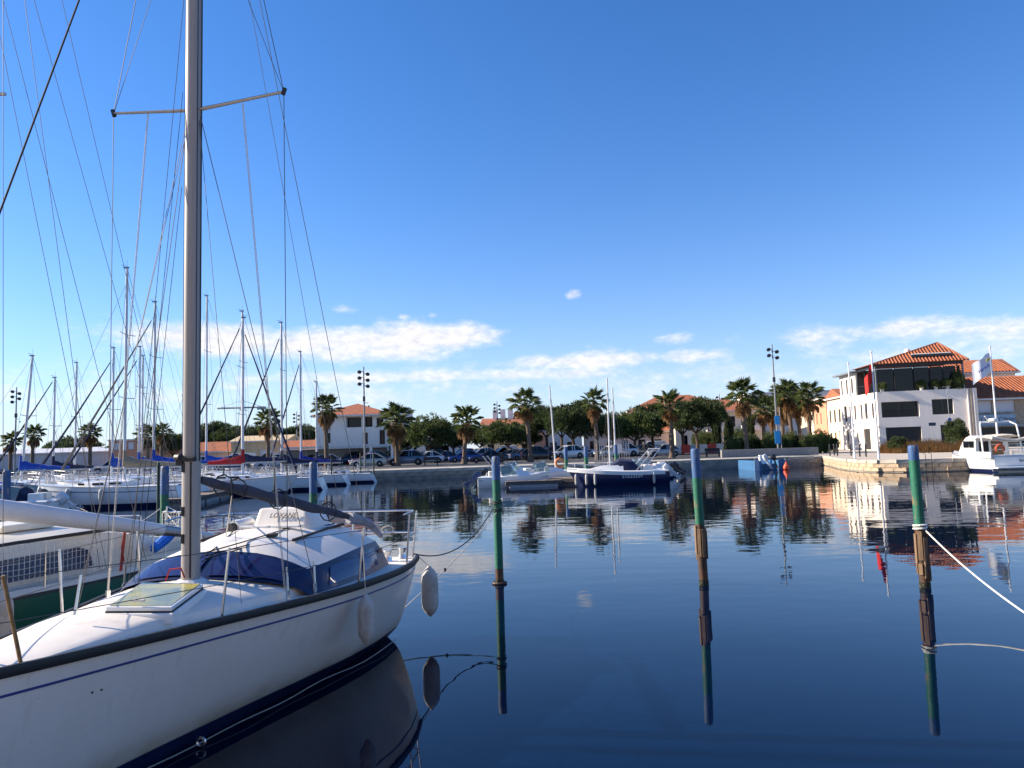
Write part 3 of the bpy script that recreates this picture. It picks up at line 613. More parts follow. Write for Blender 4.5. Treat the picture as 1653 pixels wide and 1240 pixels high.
for z in (1.44, 1.30):
    mb = MB(); mb.tube([(-.34 + .088 * math.cos(a), 13.9 + .088 * math.sin(a), z + .006 * a) for a in [k * .5 for k in range(26)]], .010, 5); tag(mb.build('rope_turns', M_drope, None, org=Vector((-.34, 13.9, z))), 'dark rope turns wound round the pile, %s of two' % ('upper' if z > 1.4 else 'lower'), 'rope', 'mooring ropes')
rp = at(1653, 970, y=9.5)
rope(sag((6.72, 12.33, .93), rp + (rp - Vector((6.72, 12.33, .93))) * .6, .16, 20), .012, mat('clean_white_rope', (.75, .74, .70), .8, var=.1, scale=60), 'thick white rope sagging from the faded rusty pile')
mb = MB(); mb.tube([(6.68 + .1 * math.cos(a), 12.42 + .1 * math.sin(a), .93 + .008 * a) for a in [k * .5 for k in range(26)]], .016, 5); tag(mb.build('rope_turns', MATS['clean_white_rope'], None, org=Vector((6.68, 12.42, .93))), 'white rope turns wound round the faded rusty pile', 'rope', 'mooring ropes')
wl = [Wb(itp(TW, s) + .10 + .02 * math.sin(s * 3), s, .035 + .01 * math.sin(s * 5)) for s in [4.6 + .25 * k for k in range(21)]]
o = rope(wl, .006, mat('grey_rope', (.30, .29, .27), .9, var=.2, scale=40), 'pale rope lying along the waterline of the white sailboat')
mb = MB(); mb.tube([Wb(itp(TW, 6.1) + .12 + .04 * math.cos(a), 6.1, .05 + .035 * math.sin(a)) - Vector(wl[0]) for a in [k * .55 for k in range(13)]], .012, 6); mb.build('shackle', M_steel, o)
# ================================================================ neighbouring green-hulled boat
NA = R(13); nu = Vector((math.sin(NA), math.cos(NA), 0)); nn = Vector((math.cos(NA), -math.sin(NA), 0)); norg = Vector((-7.62, 9.55, 0))
nb = thing('sailboat', 'cream and green sailboat with netting along its guard rails', 'sailboat', norg, -NA)
M_green = mat('green_topsides', (.008, .085, .05), .3, var=.12, scale=2)
TBn = smooth_tab([(-4.6, .04), (-3.6, .55), (-2.4, 1.0), (-1.0, 1.28), (.6, 1.38), (2.2, 1.34), (3.4, 1.2), (4.2, 1.05)])
zsn = lambda s: .80 - .018 * s + .01 * max(0, -s) ** 1.3
SN = [-4.6 + 8.8 * k / 30 for k in range(31)]
mb = MB(); rg = []
for s in SN:
    b = itp(TBn, s); prof = [(b, zsn(s)), (b * .99, zsn(s) * .6), (b * .93, .12), (b * .7, -.2), (.0, -.45)]
    rg.append([(x, s, z) for x, z in prof] + [(-x, s, z) for x, z in reversed(prof[:-1])])
mb.loft(rg, closed=False); mb.add(rg[-1], [tuple(range(9))]); mb.build('hull', M_green, nb, smooth=True)
for sd_ in (1, -1):
    mb = MB(); mb.loft([[(sd_ * (itp(TBn, s) + a), s, zsn(s) + c) for a, c in ((-.03, .03), (.02, .03), (.025, -.0), (-.005, -.01))] for s in SN]); mb.build('rubbing_strake', M_black, nb)
    mb = MB(); mb.loft([[(sd_ * (itp(TBn, s) + a), s, zsn(s) + c) for a, c in ((-.14, .10), (-.06, .10), (.004, .034), (-.03, .03))] for s in SN]); mb.build('bulwark', M_cream, nb, smooth=True)
mb = MB(); mb.loft([[(itp(TBn, s) * q, s, zsn(s) + .085 + .05 * (1 - q * q)) for q in (-.93, -.5, 0, .5, .93)] for s in SN], closed=False); mb.build('deck', M_cream, nb)
def cab_ring(s, w, z0, z1): return [(-w, s, z0), (-w * .9, s, z1 - .06), (-w * .6, s, z1 + .03), (0, s, z1 + .07), (w * .6, s, z1 + .03), (w * .9, s, z1 - .06), (w, s, z0)]
mb = MB(); mb.loft([cab_ring(s, w_, .8, z) for s, w_, z in ((-3.2, .5, .95), (-2.6, .75, 1.2), (-1.5, .95, 1.42), (.5, 1.03, 1.47), (2.0, 1.0, 1.47), (2.5, .98, 1.40))]); mb.build('cabin', M_cream, nb, smooth=True)
mb = MB(); mb.loft([[(sd * (w_ * .9 + .03), s, z - .05) if False else (w_ * .93, s, z + dz) for dz in (.0, .05)] for s, w_, z in ((-2.6, .75, 1.15), (-1.5, .95, 1.37), (.5, 1.03, 1.42), (2.3, 1.0, 1.41)) for sd in (1,)], closed=False); mb.build('handrail', M_black, nb)
mb = MB(); mb.loft([[(1.018, -1.9, .98), (.985, -1.9, 1.20)], [(1.036, -1.0, .97), (.99, -1.0, 1.245)], [(1.06, .5, .965), (1.0, .5, 1.255)], [(1.05, 1.5, .96), (.995, 1.5, 1.255)], [(1.04, 1.75, .96), (1.01, 1.68, 1.20)]], closed=False); mb.build('window', mat('navy_window', (.008, .012, .05), .25, var=.1), nb)
for sd_ in (1, -1):
    mb = MB(); mb.loft([[(sd_ * x, s, z) for x, z in ((1.12, .8), (1.02, zt), (.82, zt), (.74, .8))] for s, zt in ((2.5, 1.36), (3.0, 1.22), (4.1, 1.12))]); mb.build('cockpit_coaming', M_cream, nb, bevel=.03)
mb = MB(); mb.box((0, 1.3, 1.58), (.75, .9, .1)); mb.build('hatch_cover', M_cream, nb, bevel=.03)
def loc_nb(p): 
    d = Vector(p) - norg; return Vector((d.dot(nn), d.dot(nu), p[2]))
b0, b1 = loc_nb((-7.75, 8.9, 2.19)), loc_nb((-5.4, 11.45, 1.40))
mb = MB(); rr = [.13, .14, .138, .132, .122, .105, .085]; mb.tube([b0.lerp(b1, k / 6) for k in range(7)], rr, 14); bo = mb.build('furled_sail', mat('white_sailcloth', (.66, .66, .66), .8, var=.1, scale=3, bump=.02, bscale=4), nb, smooth=True)
mb = MB(); mb.tube([b1, b1 + (b1 - b0) * .09], [.085, .07], 12); mb.build('boom_end', M_alu, bo); mb = MB(); mb.tube([b1 + (b1 - b0) * .09, b1 + (b1 - b0) * .22], [.075, .05], 12); mb.build('sail_tail', MATS['white_sailcloth'], bo, smooth=True)
nmast = MB(); nmast.tube([(0, -1.9, 1.3), (0, -1.95, 11.5)], .075, 12); nmast.build('mast', M_alu, nb)
def netpanel(A, B, h0, h1, step, nm='safety_net'):
    A, B = Vector(A), Vector(B); L = (B - A).length; n = int(L / step); m_ = int((h1 - h0) / step); mb = MB()
    for i in range(n + 1):
        p = A.lerp(B, i / n); mb.bar(p + Vector((0, 0, h0)), p + Vector((random.uniform(-.006, .006), 0, h1)), .006, .006, (1, 0, 0))
    for j in range(m_ + 1):
        z = h0 + (h1 - h0) * j / m_; mb.tube([A.lerp(B, k / 8) + Vector((0, 0, z + .008 * math.sin(k * 2 + j))) for k in range(9)], .0032, 4)
    return mb.build(nm, mat('net_cord', (.62, .60, .55), .9, var=.1), nb)
netpanel((1.20, -2.2, .0), (1.34, .6, .0), .93, 1.46, .075); netpanel((1.34, .6, .0), (1.27, 2.7, .0), .92, 1.42, .075)
netpanel((-1.15, 3.2, 0), (-1.0, 4.15, 0), .95, 1.45, .07); netpanel((-1.0, 4.15, 0), (-.2, 4.2, 0), .95, 1.45, .07); netpanel((.25, 4.2, 0), (1.0, 4.15, 0), .95, 1.5, .06); netpanel((1.0, 4.15, 0), (1.18, 3.1, 0), .95, 1.45, .06)
for (t, s, z) in ((1.2, -2.2, 1.46), (1.34, .6, 1.46), (1.27, 2.7, 1.42), (1.18, 3.1, 1.45), (1.0, 4.15, 1.5), (.25, 4.2, 1.5), (-.2, 4.2, 1.45), (-1.0, 4.15, 1.45), (-1.15, 3.2, 1.45), (-1.34, .6, 1.42)):
    mb = MB(); mb.tube([(t, s, .85), (t, s, z)], .012, 6); mb.build('stanchion', M_steel, nb)
mb = MB(); mb.tube([(1.18, 3.1, 1.46), (1.0, 4.17, 1.52), (.25, 4.22, 1.52)], .014, 6); mb.tube([(-.2, 4.2, 1.46), (-1.0, 4.17, 1.46), (-1.15, 3.2, 1.46), (-1.3, .6, 1.42)], .012, 6); mb.build('pushpit_rail', M_steel, nb)
mb = MB(); mb.tube([(.62, 4.15, 1.0), (.60, 4.2, 1.5), (.35, 4.2, 1.62), (.3, 4.2, 1.0)], .016, 6); mb.build('boarding_ladder', M_white, nb)
mb = MB(); mb.tube([(1.24, 2.75, 1.05), (1.24, 3.0, 1.16), (1.22, 3.35, 1.30)], [.07, .085, .06], 8); mb.build('rolled_cover', mat('bright_blue_cloth', (.01, .16, .65), .8, var=.2, scale=8, bump=.02), nb, smooth=True)
mb = MB(); mb.tube([(1.33, 1.95, .85), (1.35, 2.0, 1.45)], .022, 6); st_ = mb.build('red_stanchion', mat('red_pole', (.42, .05, .03), .6, var=.2), nb); mb = MB(); mb.tube([(1.36, 1.97, 1.42), (1.38, 1.9, 1.2), (1.37, 1.98, .95)], .01); mb.build('red_cord', MATS['red_pole'], st_)
# its rigging: shrouds and backstays coming down from a mast outside the frame
for (a, da, b, db) in (((40, 0), 9.3, (166, 955), 11.0), ((0, 60), 9.2, (178, 948), 11.3), ((10, 20), 9.0, (236, 905), 11.6), ((55, 0), 9.6, (295, 862), 13.0), ((100, 0), 9.8, (300, 858), 13.2)):
    A_, B_ = at(*a, y=da), at(*b, y=db); A2 = A_ + (A_ - B_) * .35; wire([loc_nb(A2), loc_nb(B_)], .004, None, nb, 'shroud')
wire([loc_nb(at(5, -20, y=8.6)), loc_nb(at(5, 905, y=9.6))], .004, None, nb, 'shroud')
mb = MB(); mb.tube([loc_nb(at(-40, 152, y=8.9)), loc_nb(at(9, 152, y=8.9))], .022, 6); mb.build('spreader', M_alu, nb)
for px in (166, 178, 222):
    p = at(px, 950 if px < 200 else 915, y=11.1); mb = MB(); q = loc_nb(p); mb.tube([q, q + Vector((0, 0, .35))], .013, 6); mb.build('turnbuckle', M_steel, nb)
fender(at(4, 985, y=8.9) + Vector((-.02, 0, -.1)), .13, .6, 'white fender between the green hull and the white sailboat', at(2, 930, y=8.9))
rope([(-7.2, 15.33, 1.42)] + sag((-7.2, 15.33, 1.42), loc_nb((0, 0, 0)) * 0 + norg + nn * .9 + nu * 4.1 + Vector((0, 0, 1.1)), .05, 8)[1:], .012, M_rope, 'pale rope from the green boat stern to the blue pile')
rope(sag((-7.3, 15.33, 1.46), norg + nn * -.9 + nu * 4.1 + Vector((0, 0, 1.1)), .08, 8), .012, M_rope, 'second pale rope from green boat far stern corner to pile')
# ================================================================ marina sailboats
def small_hull(root, L, B, fb, m_hull, m_boot, m_deck, sheer=.25, scoop=.35, x_off=0.0, vee=.25, m_cove=None):
    n = 22; rg = []; st = []
    for i in range(n + 1):
        k = i / n; x = -L / 2 + L * k
        b = B / 2 * (1 - max(0, (k - .42) / .58) ** 2.3) * (.80 + .20 * min(1, k / .35)); b = max(b, .012)
        zs = fb * (1 + sheer * max(0, (k - .3) / .7) ** 1.6)
        st.append((x, b, zs, k))
        rk = -scoop * max(0, 1 - k * 9)                       # reverse transom
        ov = -.11 * L * max(0, (k - .8) / .2) ** 1.5          # raked stem
        pr = [(1, zs, 0), (.99, zs * .6, .4), (.94, zs * .25, .75), (.80, .02, 1), (.5, -vee, 1), (0, -vee * 1.6, 1)]
        rg.append([(x + rk * q + ov * q, b * a, z) for a, z, q in pr] + [(x + rk * q + ov * q, -b * a, z) for a, z, q in reversed(pr[:-1])])
    mb = MB(); mb.loft(rg, closed=False); mb.add(rg[0], [tuple(range(len(rg[0])))]); mb.build('hull', m_hull, root, smooth=True)
    for sd_ in (1, -1):
        mb = MB(); A = []
        for (x, b, zs, k), r_ in zip(st, rg):
            p1, p2 = r_[2], r_[3]; f = (p1[2] - .20) / max(p1[2] - p2[2], .01)
            q = [p1[j] + (p2[j] - p1[j]) * min(1, max(0, f)) for j in range(3)]
            A.append([(q[0], sd_ * (abs(q[1]) + .012), q[2]), (p2[0], sd_ * (abs(p2[1]) + .012), -.06)])
        mb.loft(A, closed=False); mb.build('boot_stripe', m_boot, root)
        if m_cove:
            mb = MB(); mb.loft([[(r_[0][0] * .7 + r_[1][0] * .3, sd_ * (abs(r_[0][1]) + .006), r_[0][2] * .78 + dz) for dz in (.02, -.02)] for r_ in rg], closed=False); mb.build('cove_line', m_cove, root)
        mb = MB(); mb.loft([[(x, sd_ * (b + a), zs + c) for a, c in ((-.03, .03), (.015, .03), (.015, -.02))] for x, b, zs, k in st]); mb.build('toe_rail', M_alu, root)
    mb = MB(); mb.loft([[(x, b * q * .98, zs + .01 + .06 * (1 - q * q)) for q in (-1, -.5, 0, .5, 1)] for x, b, zs, k in st], closed=False); mb.build('deck', m_deck, root, smooth=True)
    return st
def sailboat(px, d, L, masttop_px, label, heading=180.0, hull=M_white, boot=M_navy, cover=M_blue_canvas, furl=M_navy_canvas, mast_px=None, fenders=0, cove=None, boomz=None, fb=None, lean=None, boom_dir=1):
    c = at(px, 800, y=d); rz = R(heading); B = L * .32; fb = fb or L * .125
    t = thing('sailboat', label, 'sailboat', (c.x, d, 0), rz, 'sailboats moored across the basin')
    st = small_hull(t, L, B, fb, hull, boot, M_white, m_cove=cove)
    # coachroof and windows
    xs = [-.18 * L, -.10 * L, .10 * L, .22 * L]; hs = [.30, .36, .30, .06]
    mb = MB(); mb.loft([[(x, w_ * y, fb * 1.03 + z * h) for y, z in ((-1, 0), (-.86, .8), (-.5, 1), (.5, 1), (.86, .8), (1, 0))] for x, h, w_ in zip(xs, hs, (.30 * B, .32 * B, .30 * B, .18 * B))]); cr = mb.build('coachroof', M_white, t, smooth=True)
    for sd_ in (1, -1):
        for x0, x1 in ((-.14 * L, -.07 * L), (-.03 * L, .04 * L), (.09 * L, .13 * L)):
            mb = MB(); mb.box(((x0 + x1) / 2, sd_ * .296 * B, fb * 1.03 + .17), (x1 - x0, .05, .11)); mb.build('window', M_glass, cr, bevel=.02)
    mb = MB(); mb.box((.0, 0, fb * 1.03 + .38), (.5, .55, .06)); mb.build('hatch', M_white, cr, bevel=.02)
    # mast from the pixel of its head
    mx = .08 * L; ca, sa = math.cos(rz), math.sin(rz)
    if mast_px is not None:
        q = at(mast_px, 740, y=d); mx = max(-.2 * L, min(.3 * L, (q.x - c.x) * ca))
    wy = d + mx * sa; top = at(masttop_px[0], masttop_px[1], y=wy); zt = top.z
    lx = 0 if lean is None else lean
    hd = Vector((mx + lx, 0, zt)); ft = Vector((mx, 0, fb * 1.03 + .3))
    mb = MB(); mb.tube([ft - Vector((0, 0, .3)), hd], [.085, .07], 10, .75); m_ = mb.build('mast', mat('white_mast', (.66, .66, .66), .4, metal=.0, var=.06), t, smooth=True)
    mb = MB(); mb.tube([hd, hd + Vector((0, 0, .45))], .008, 4); mb.tube([hd + Vector((0, 0, .1)), hd + Vector((.3, 0, .18))], .012, 4); mb.box(hd + Vector((.05, 0, .03)), (.3, .06, .06)); mb.build('masthead_gear', M_wire, m_)
    for fz in (.52,) if zt < 10 else (.38, .68):
        p = ft.lerp(hd, fz); 
        for sd_ in (1, -1): mb = MB(); mb.tube([p, p + Vector((-.1, sd_ * B * .3, .05))], .022, 5); mb.build('spreader', M_alu, m_)
    p = ft.lerp(hd, .52)
    for sd_ in (1, -1):
        wire([hd, p + Vector((-.1, sd_ * B * .3, .05)), Vector((mx - .1, sd_ * B * .46, fb))], .008, None, t); wire([p, Vector((mx - .5, sd_ * B * .46, fb))], .007, None, t)
    bow = Vector((L * .485, 0, fb * 1.27)); fz = hd if zt < 9 else ft.lerp(hd, .93)
    if furl: 
        mb = MB(); mb.tube([bow + Vector((-.05, 0, .3)), bow.lerp(fz, .5), bow.lerp(fz, .96)], [.075, .06, .03], 7); mb.build('furled_jib', furl, t, smooth=True)
    wire([bow, fz], .008, None, t, 'forestay'); wire([hd, Vector((-L * .49, 0, fb * 1.02))], .007, None, t, 'backstay')
    # boom under its sail cover
    zb = boomz or fb * 1.03 + .95; bl = .36 * L
    b0 = Vector((mx - .12, 0, zb)); b1 = Vector((mx - .12 - bl, 0, zb + .02))
    mb = MB(); mb.tube([b0, b1], .06, 8); bo = mb.build('boom', M_alu, t)
    if cover:
        n = 12; rg = []
        for i in range(n + 1):
            k = i / n; p = b0.lerp(b1, k) + Vector((.1 * (1 - k), 0, .05)); h = (.40 * (1 - k) ** 1.6 + .15) * (1 + .08 * math.sin(k * 20)); w_ = .13 * (1 - .5 * k)
            rg.append([p + Vector((0, w_ * math.cos(a), h * .5 + h * .55 * math.sin(a))) for a in [2 * math.pi * j / 10 for j in range(10)]])
        mb = MB(); mb.loft(rg); mb.tube([b0 + Vector((.12, 0, .1)), b0 + Vector((.12, 0, .95))], [.14, .09], 8); mb.build('sail_cover', cover, bo, smooth=True)
    wire([b1 + Vector((0, 0, .1)), hd], .005, None, t, 'topping_lift')
    # pulpit, pushpit, lifelines
    for (x0, x1, zz) in ((.40, .50, 1), (-.49, -.40, 1)):
        mb = MB(); A = []
        for sd_ in (1, -1):
            xx = (x0 if x0 > 0 else x1) * L; bb = itp([(s[0], s[1]) for s in st], xx); z0 = itp([(s[0], s[2]) for s in st], xx); A.append(Vector((xx, sd_ * bb * .93, z0)))
        e = x1 if x0 > 0 else x0; z0 = itp([(s[0], s[2]) for s in st], e * L); wdt = .12 if x0 > 0 else B * .36
        for h in (.3, .6): mb.tube([A[0] + Vector((0, 0, h)), (e * L, wdt, z0 + h), (e * L, -wdt, z0 + h), A[1] + Vector((0, 0, h))], .016, 5)
        for a in A: mb.tube([a, a + Vector((0, 0, .6))], .016, 5)
        for sd_ in (1, -1): mb.tube([(e * L, sd_ * wdt, z0), (e * L, sd_ * wdt, z0 + .6)], .016, 5)
        mb.build('pulpit' if x0 > 0 else 'pushpit', M_steel, t)
    for sd_ in (1, -1):
        mb = MB(); tp = []
        for k in (-.40, -.22, -.04, .14, .28, .40):
            bb = itp([(s[0], s[1]) for s in st], k * L); z0 = itp([(s[0], s[2]) for s in st], k * L); mb.tube([(k * L, sd_ * bb * .95, z0), (k * L, sd_ * bb * .95, z0 + .6)], .014, 5); tp.append(Vector((k * L, sd_ * bb * .95, z0 + .6)))
        mb.tube(tp, .007, 4); mb.tube([p - Vector((0, 0, .3)) for p in tp], .007, 4); mb.build('guard_rail', M_steel, t)
    for k in range(fenders):
        x = (-.06 + .22 * k) * L; bb = itp([(s[0], s[1]) for s in st], x); z0 = itp([(s[0], s[2]) for s in st], x)
        wp = Vector((c.x, d, 0)) + Matrix.Rotation(rz, 3, 'Z') @ Vector((x, (bb + .12), z0 - .38)); wl_ = Vector((c.x, d, 0)) + Matrix.Rotation(rz, 3, 'Z') @ Vector((x, bb, z0 + .1))
        f_ = fender(wp, .11, .6, ('white fender below the bow windows of the striped sailboat', 'white fender amidships on the striped sailboat', 'white fender towards the stern of the striped sailboat')[2 - k] if fenders == 3 else 'white fender on a moored sailboat', wl_)
    # steering pedestal and sprayhood in the cockpit
    mb = MB(); mb.tube([(-.30 * L, 0, fb), (-.30 * L, 0, fb + .75)], .07, 8); mb.tube([(-.31 * L, .35 * math.cos(a), fb + .7 + .35 * math.sin(a)) for a in [k * .52 for k in range(13)]], .015, 5); mb.build('steering_wheel', M_steel, t)
    return t
# the left column of berths, hulls across the view with bows to the left
sailboat(172, 39.8, 8.3, (203, 433), 'white sailboat with navy waterline stripes, three fenders and a beige sail cover', 180, cover=M_beige_canvas, furl=None, mast_px=201, fenders=3, cove=mat('cove_grey', (.05, .06, .12), .4), boom_dir=1)
sailboat(205, 44.5, 8.6, (248, 488), 'white sailboat with a bright blue sail cover behind the striped sailboat', 180, cover=M_blue_canvas, mast_px=248, furl=mat('dark_beige_cloth', (.20, .17, .13), .8, var=.2))
sailboat(150, 48.5, 8.0, (187, 562), 'white sailboat with a blue furled jib, third out from the striped sailboat', 180, cover=M_blue_canvas, mast_px=181)
sailboat(190, 52.5, 8.2, (229, 560), 'white sailboat with low blue cover, fourth out from the striped sailboat', 180, cover=M_blue_canvas, mast_px=224)
sailboat(92, 56.0, 7.6, (118, 586), 'white sailboat with a bare boom and thin mast near the quay', 180, cover=None, furl=None, mast_px=121)
sailboat(12, 45.0, 7.8, (49, 575), 'white sailboat with leaning mast and small blue sail cover', 180, cover=M_blue_canvas, furl=None, mast_px=34, lean=-.55)
sailboat(62, 51.5, 7.4, (84, 610), 'white sailboat with grey mast moored beside the bare boomed one', 180, cover=M_navy_canvas, furl=M_navy_canvas, mast_px=86)
sailboat(262, 57.5, 7.8, (228, 575), 'white sailboat with beige cover moored deep in the left berths', 180, cover=M_beige_canvas, furl=None, mast_px=229)
sailboat(300, 60.0, 7.2, (296, 640), 'white sailboat with short mast closest to the quay beside the pontoon', 180, cover=M_blue_canvas, furl=None, mast_px=297)
# the right column of berths, sterns or bows towards open water
sailboat(385, 47.0, 7.6, (346, 515), 'white sailboat with a red sail cover lying before the yellow house', 0, cover=M_red_canvas, mast_px=392, boom_dir=1)
sailboat(372, 51.0, 8.2, (384, 503), 'white sailboat with dark furled jib, moored beyond the red sail cover', 180, cover=M_navy_canvas, mast_px=391)
sailboat(440, 51.5, 6.6, (449, 521), 'white sailboat with navy sail cover and blue waterline', 180, cover=M_navy_canvas, mast_px=455, furl=M_navy_canvas)
sailboat(492, 58.0, 6.2, (486, 568), 'white sailboat with slack royal blue sail cover', 180, cover=mat('royal_canvas', (.012, .03, .26), .85, var=.2, bump=.02, bscale=5), mast_px=486, furl=M_navy_canvas)
sailboat(545, 61.0, 5.6, (504, 617), 'small white sailboat with a black outboard lying closest to the quay', 180, cover=M_navy_canvas, furl=None, mast_px=505)
sailboat(345, 55.5, 8.0, (333, 478), 'white sailboat with blue covered mast foot behind the large mast', 180, cover=M_blue_canvas, mast_px=333, furl=None)
for k, (a, b) in enumerate((((-24.6, 39.4, .95), (-22.6, 36.2, .0)), ((-24.5, 39.5, .95), (-21.0, 36.6, .0)))):
    rope(sag(a, b, .1, 10), .014, M_rope, ('pale line running from the striped sailboat bow into the water', 'second pale line from the striped sailboat bow, slanting farther aft')[k])
# the floating pontoon between the two columns
M_plank = mat2('pontoon_plank', (.30, .23, .17), (.20, .15, .11), .5, .65, scale=5, rough=.9, streak=(1, .15, 1))
M_float = mat('pontoon_float', (.30, .31, .33), .8, var=.15)
def pontoon(a, b, wd, label, z=.43, planks=True):
    a, b = Vector((*a, 0)), Vector((*b, 0)); L = (b - a).length; rz = math.atan2((b - a).y, (b - a).x)
    t = thing('pontoon', label, 'pontoon', a, rz)
    mb = MB(); mb.box((L / 2, 0, z - .14), (L, wd, .20)); mb.build('frame', mat('pontoon_frame', (.10, .085, .08), .8, var=.2), t)
    nf = max(1, int(L / 3))
    for k in range(nf): mb = MB(); mb.box(((k + .5) * L / nf, 0, .0), (L / nf * .86, wd * .94, .52)); mb.build('float', M_float, t, bevel=.03)
    n = int(L / .28)
    me = None
    for k in range(n):
        if me is None: me = MB().box((0, 0, 0), (.262, wd + .04, .035)).mesh('plank', M_plank)
        inst('plank', me, t, ((k + .5) * L / n, random.uniform(-.01, .01), z - .02 + random.uniform(-.003, .003)))
    for k in range(max(2, int(L / 4))):
        for sd_ in (1, -1):
            mb = MB(); x = 1.0 + k * 4; y = sd_ * (wd / 2 - .12); mb.tube([(x - .12, y, z + .08), (x + .12, y, z + .08)], .025, 6); mb.box((x, y, z + .035), (.06, .05, .09)); mb.build('cleat', M_steel, t)
    return t
pontoon((-17.2, 37.5), (-20.5, 62.0), 1.6, 'long floating pontoon between two columns of moored sailboats')
pontoon((3.05, 47.3), (8.3, 64.0), 1.85, 'plank topped pontoon running from the open water to the quay gate')
pontoon((2.9, 46.6), (-.6, 46.3), .55, 'narrow finger pontoon beside the white motorboat', .40)
# ================================================================ motorboats
M_eng_w = mat('outboard_white', (.62, .63, .64), .35, var=.06); M_eng_b = mat('outboard_dark', (.02, .022, .03), .35, var=.1)
def outboard(par, x, y, z, m, tilt=R(50), sc=1.0, nm='outboard'):
    o = bpy.data.objects.new(nm, None); col.objects.link(o)
    mb = MB(); mb.loft([[(cx + a * w_, b * w_, cz) for a, b in ((-1, -.7), (.8, -.8), (1, 0), (.8, .8), (-1, .7))] for cx, w_, cz in ((0, .17, 0), (0, .21, .12), (-.02, .21, .36), (-.04, .15, .5))])
    mb.v = [(a * sc, b * sc, c * sc) for a, b, c in mb.v]; bpy.data.objects.remove(o)
    c1 = mb.build(nm, m, par, smooth=True); c1.location = (x, y, z); c1.rotation_euler = (0, tilt, 0)
    mb = MB(); mb.loft([[(cx + a * .09, b * .06, cz) for a, b in ((-1, -1), (1, -.8), (1, .8), (-1, 1))] for cx, cz in ((0, 0), (-.02, -.5), (-.03, -.72))]); mb.box((-.06, 0, -.45), (.34, .22, .02)); mb.tube([(-.22, 0, -.66), (.12, 0, -.66)], [.03, .06], 8); mb.v = [(a * sc, b * sc, c * sc) for a, b, c in mb.v]; mb.build('leg', m, c1)
    mb = MB()
    for k in range(3): a = k * 2.094; mb.box((-.24, .09 * math.cos(a), -.66 + .09 * math.sin(a)), (.02, .07, .1), 0, Matrix.Rotation(a, 3, 'X'))
    mb.v = [(a * sc, b * sc, c * sc) for a, b, c in mb.v]; mb.build('propeller', M_alu, c1)
    return c1
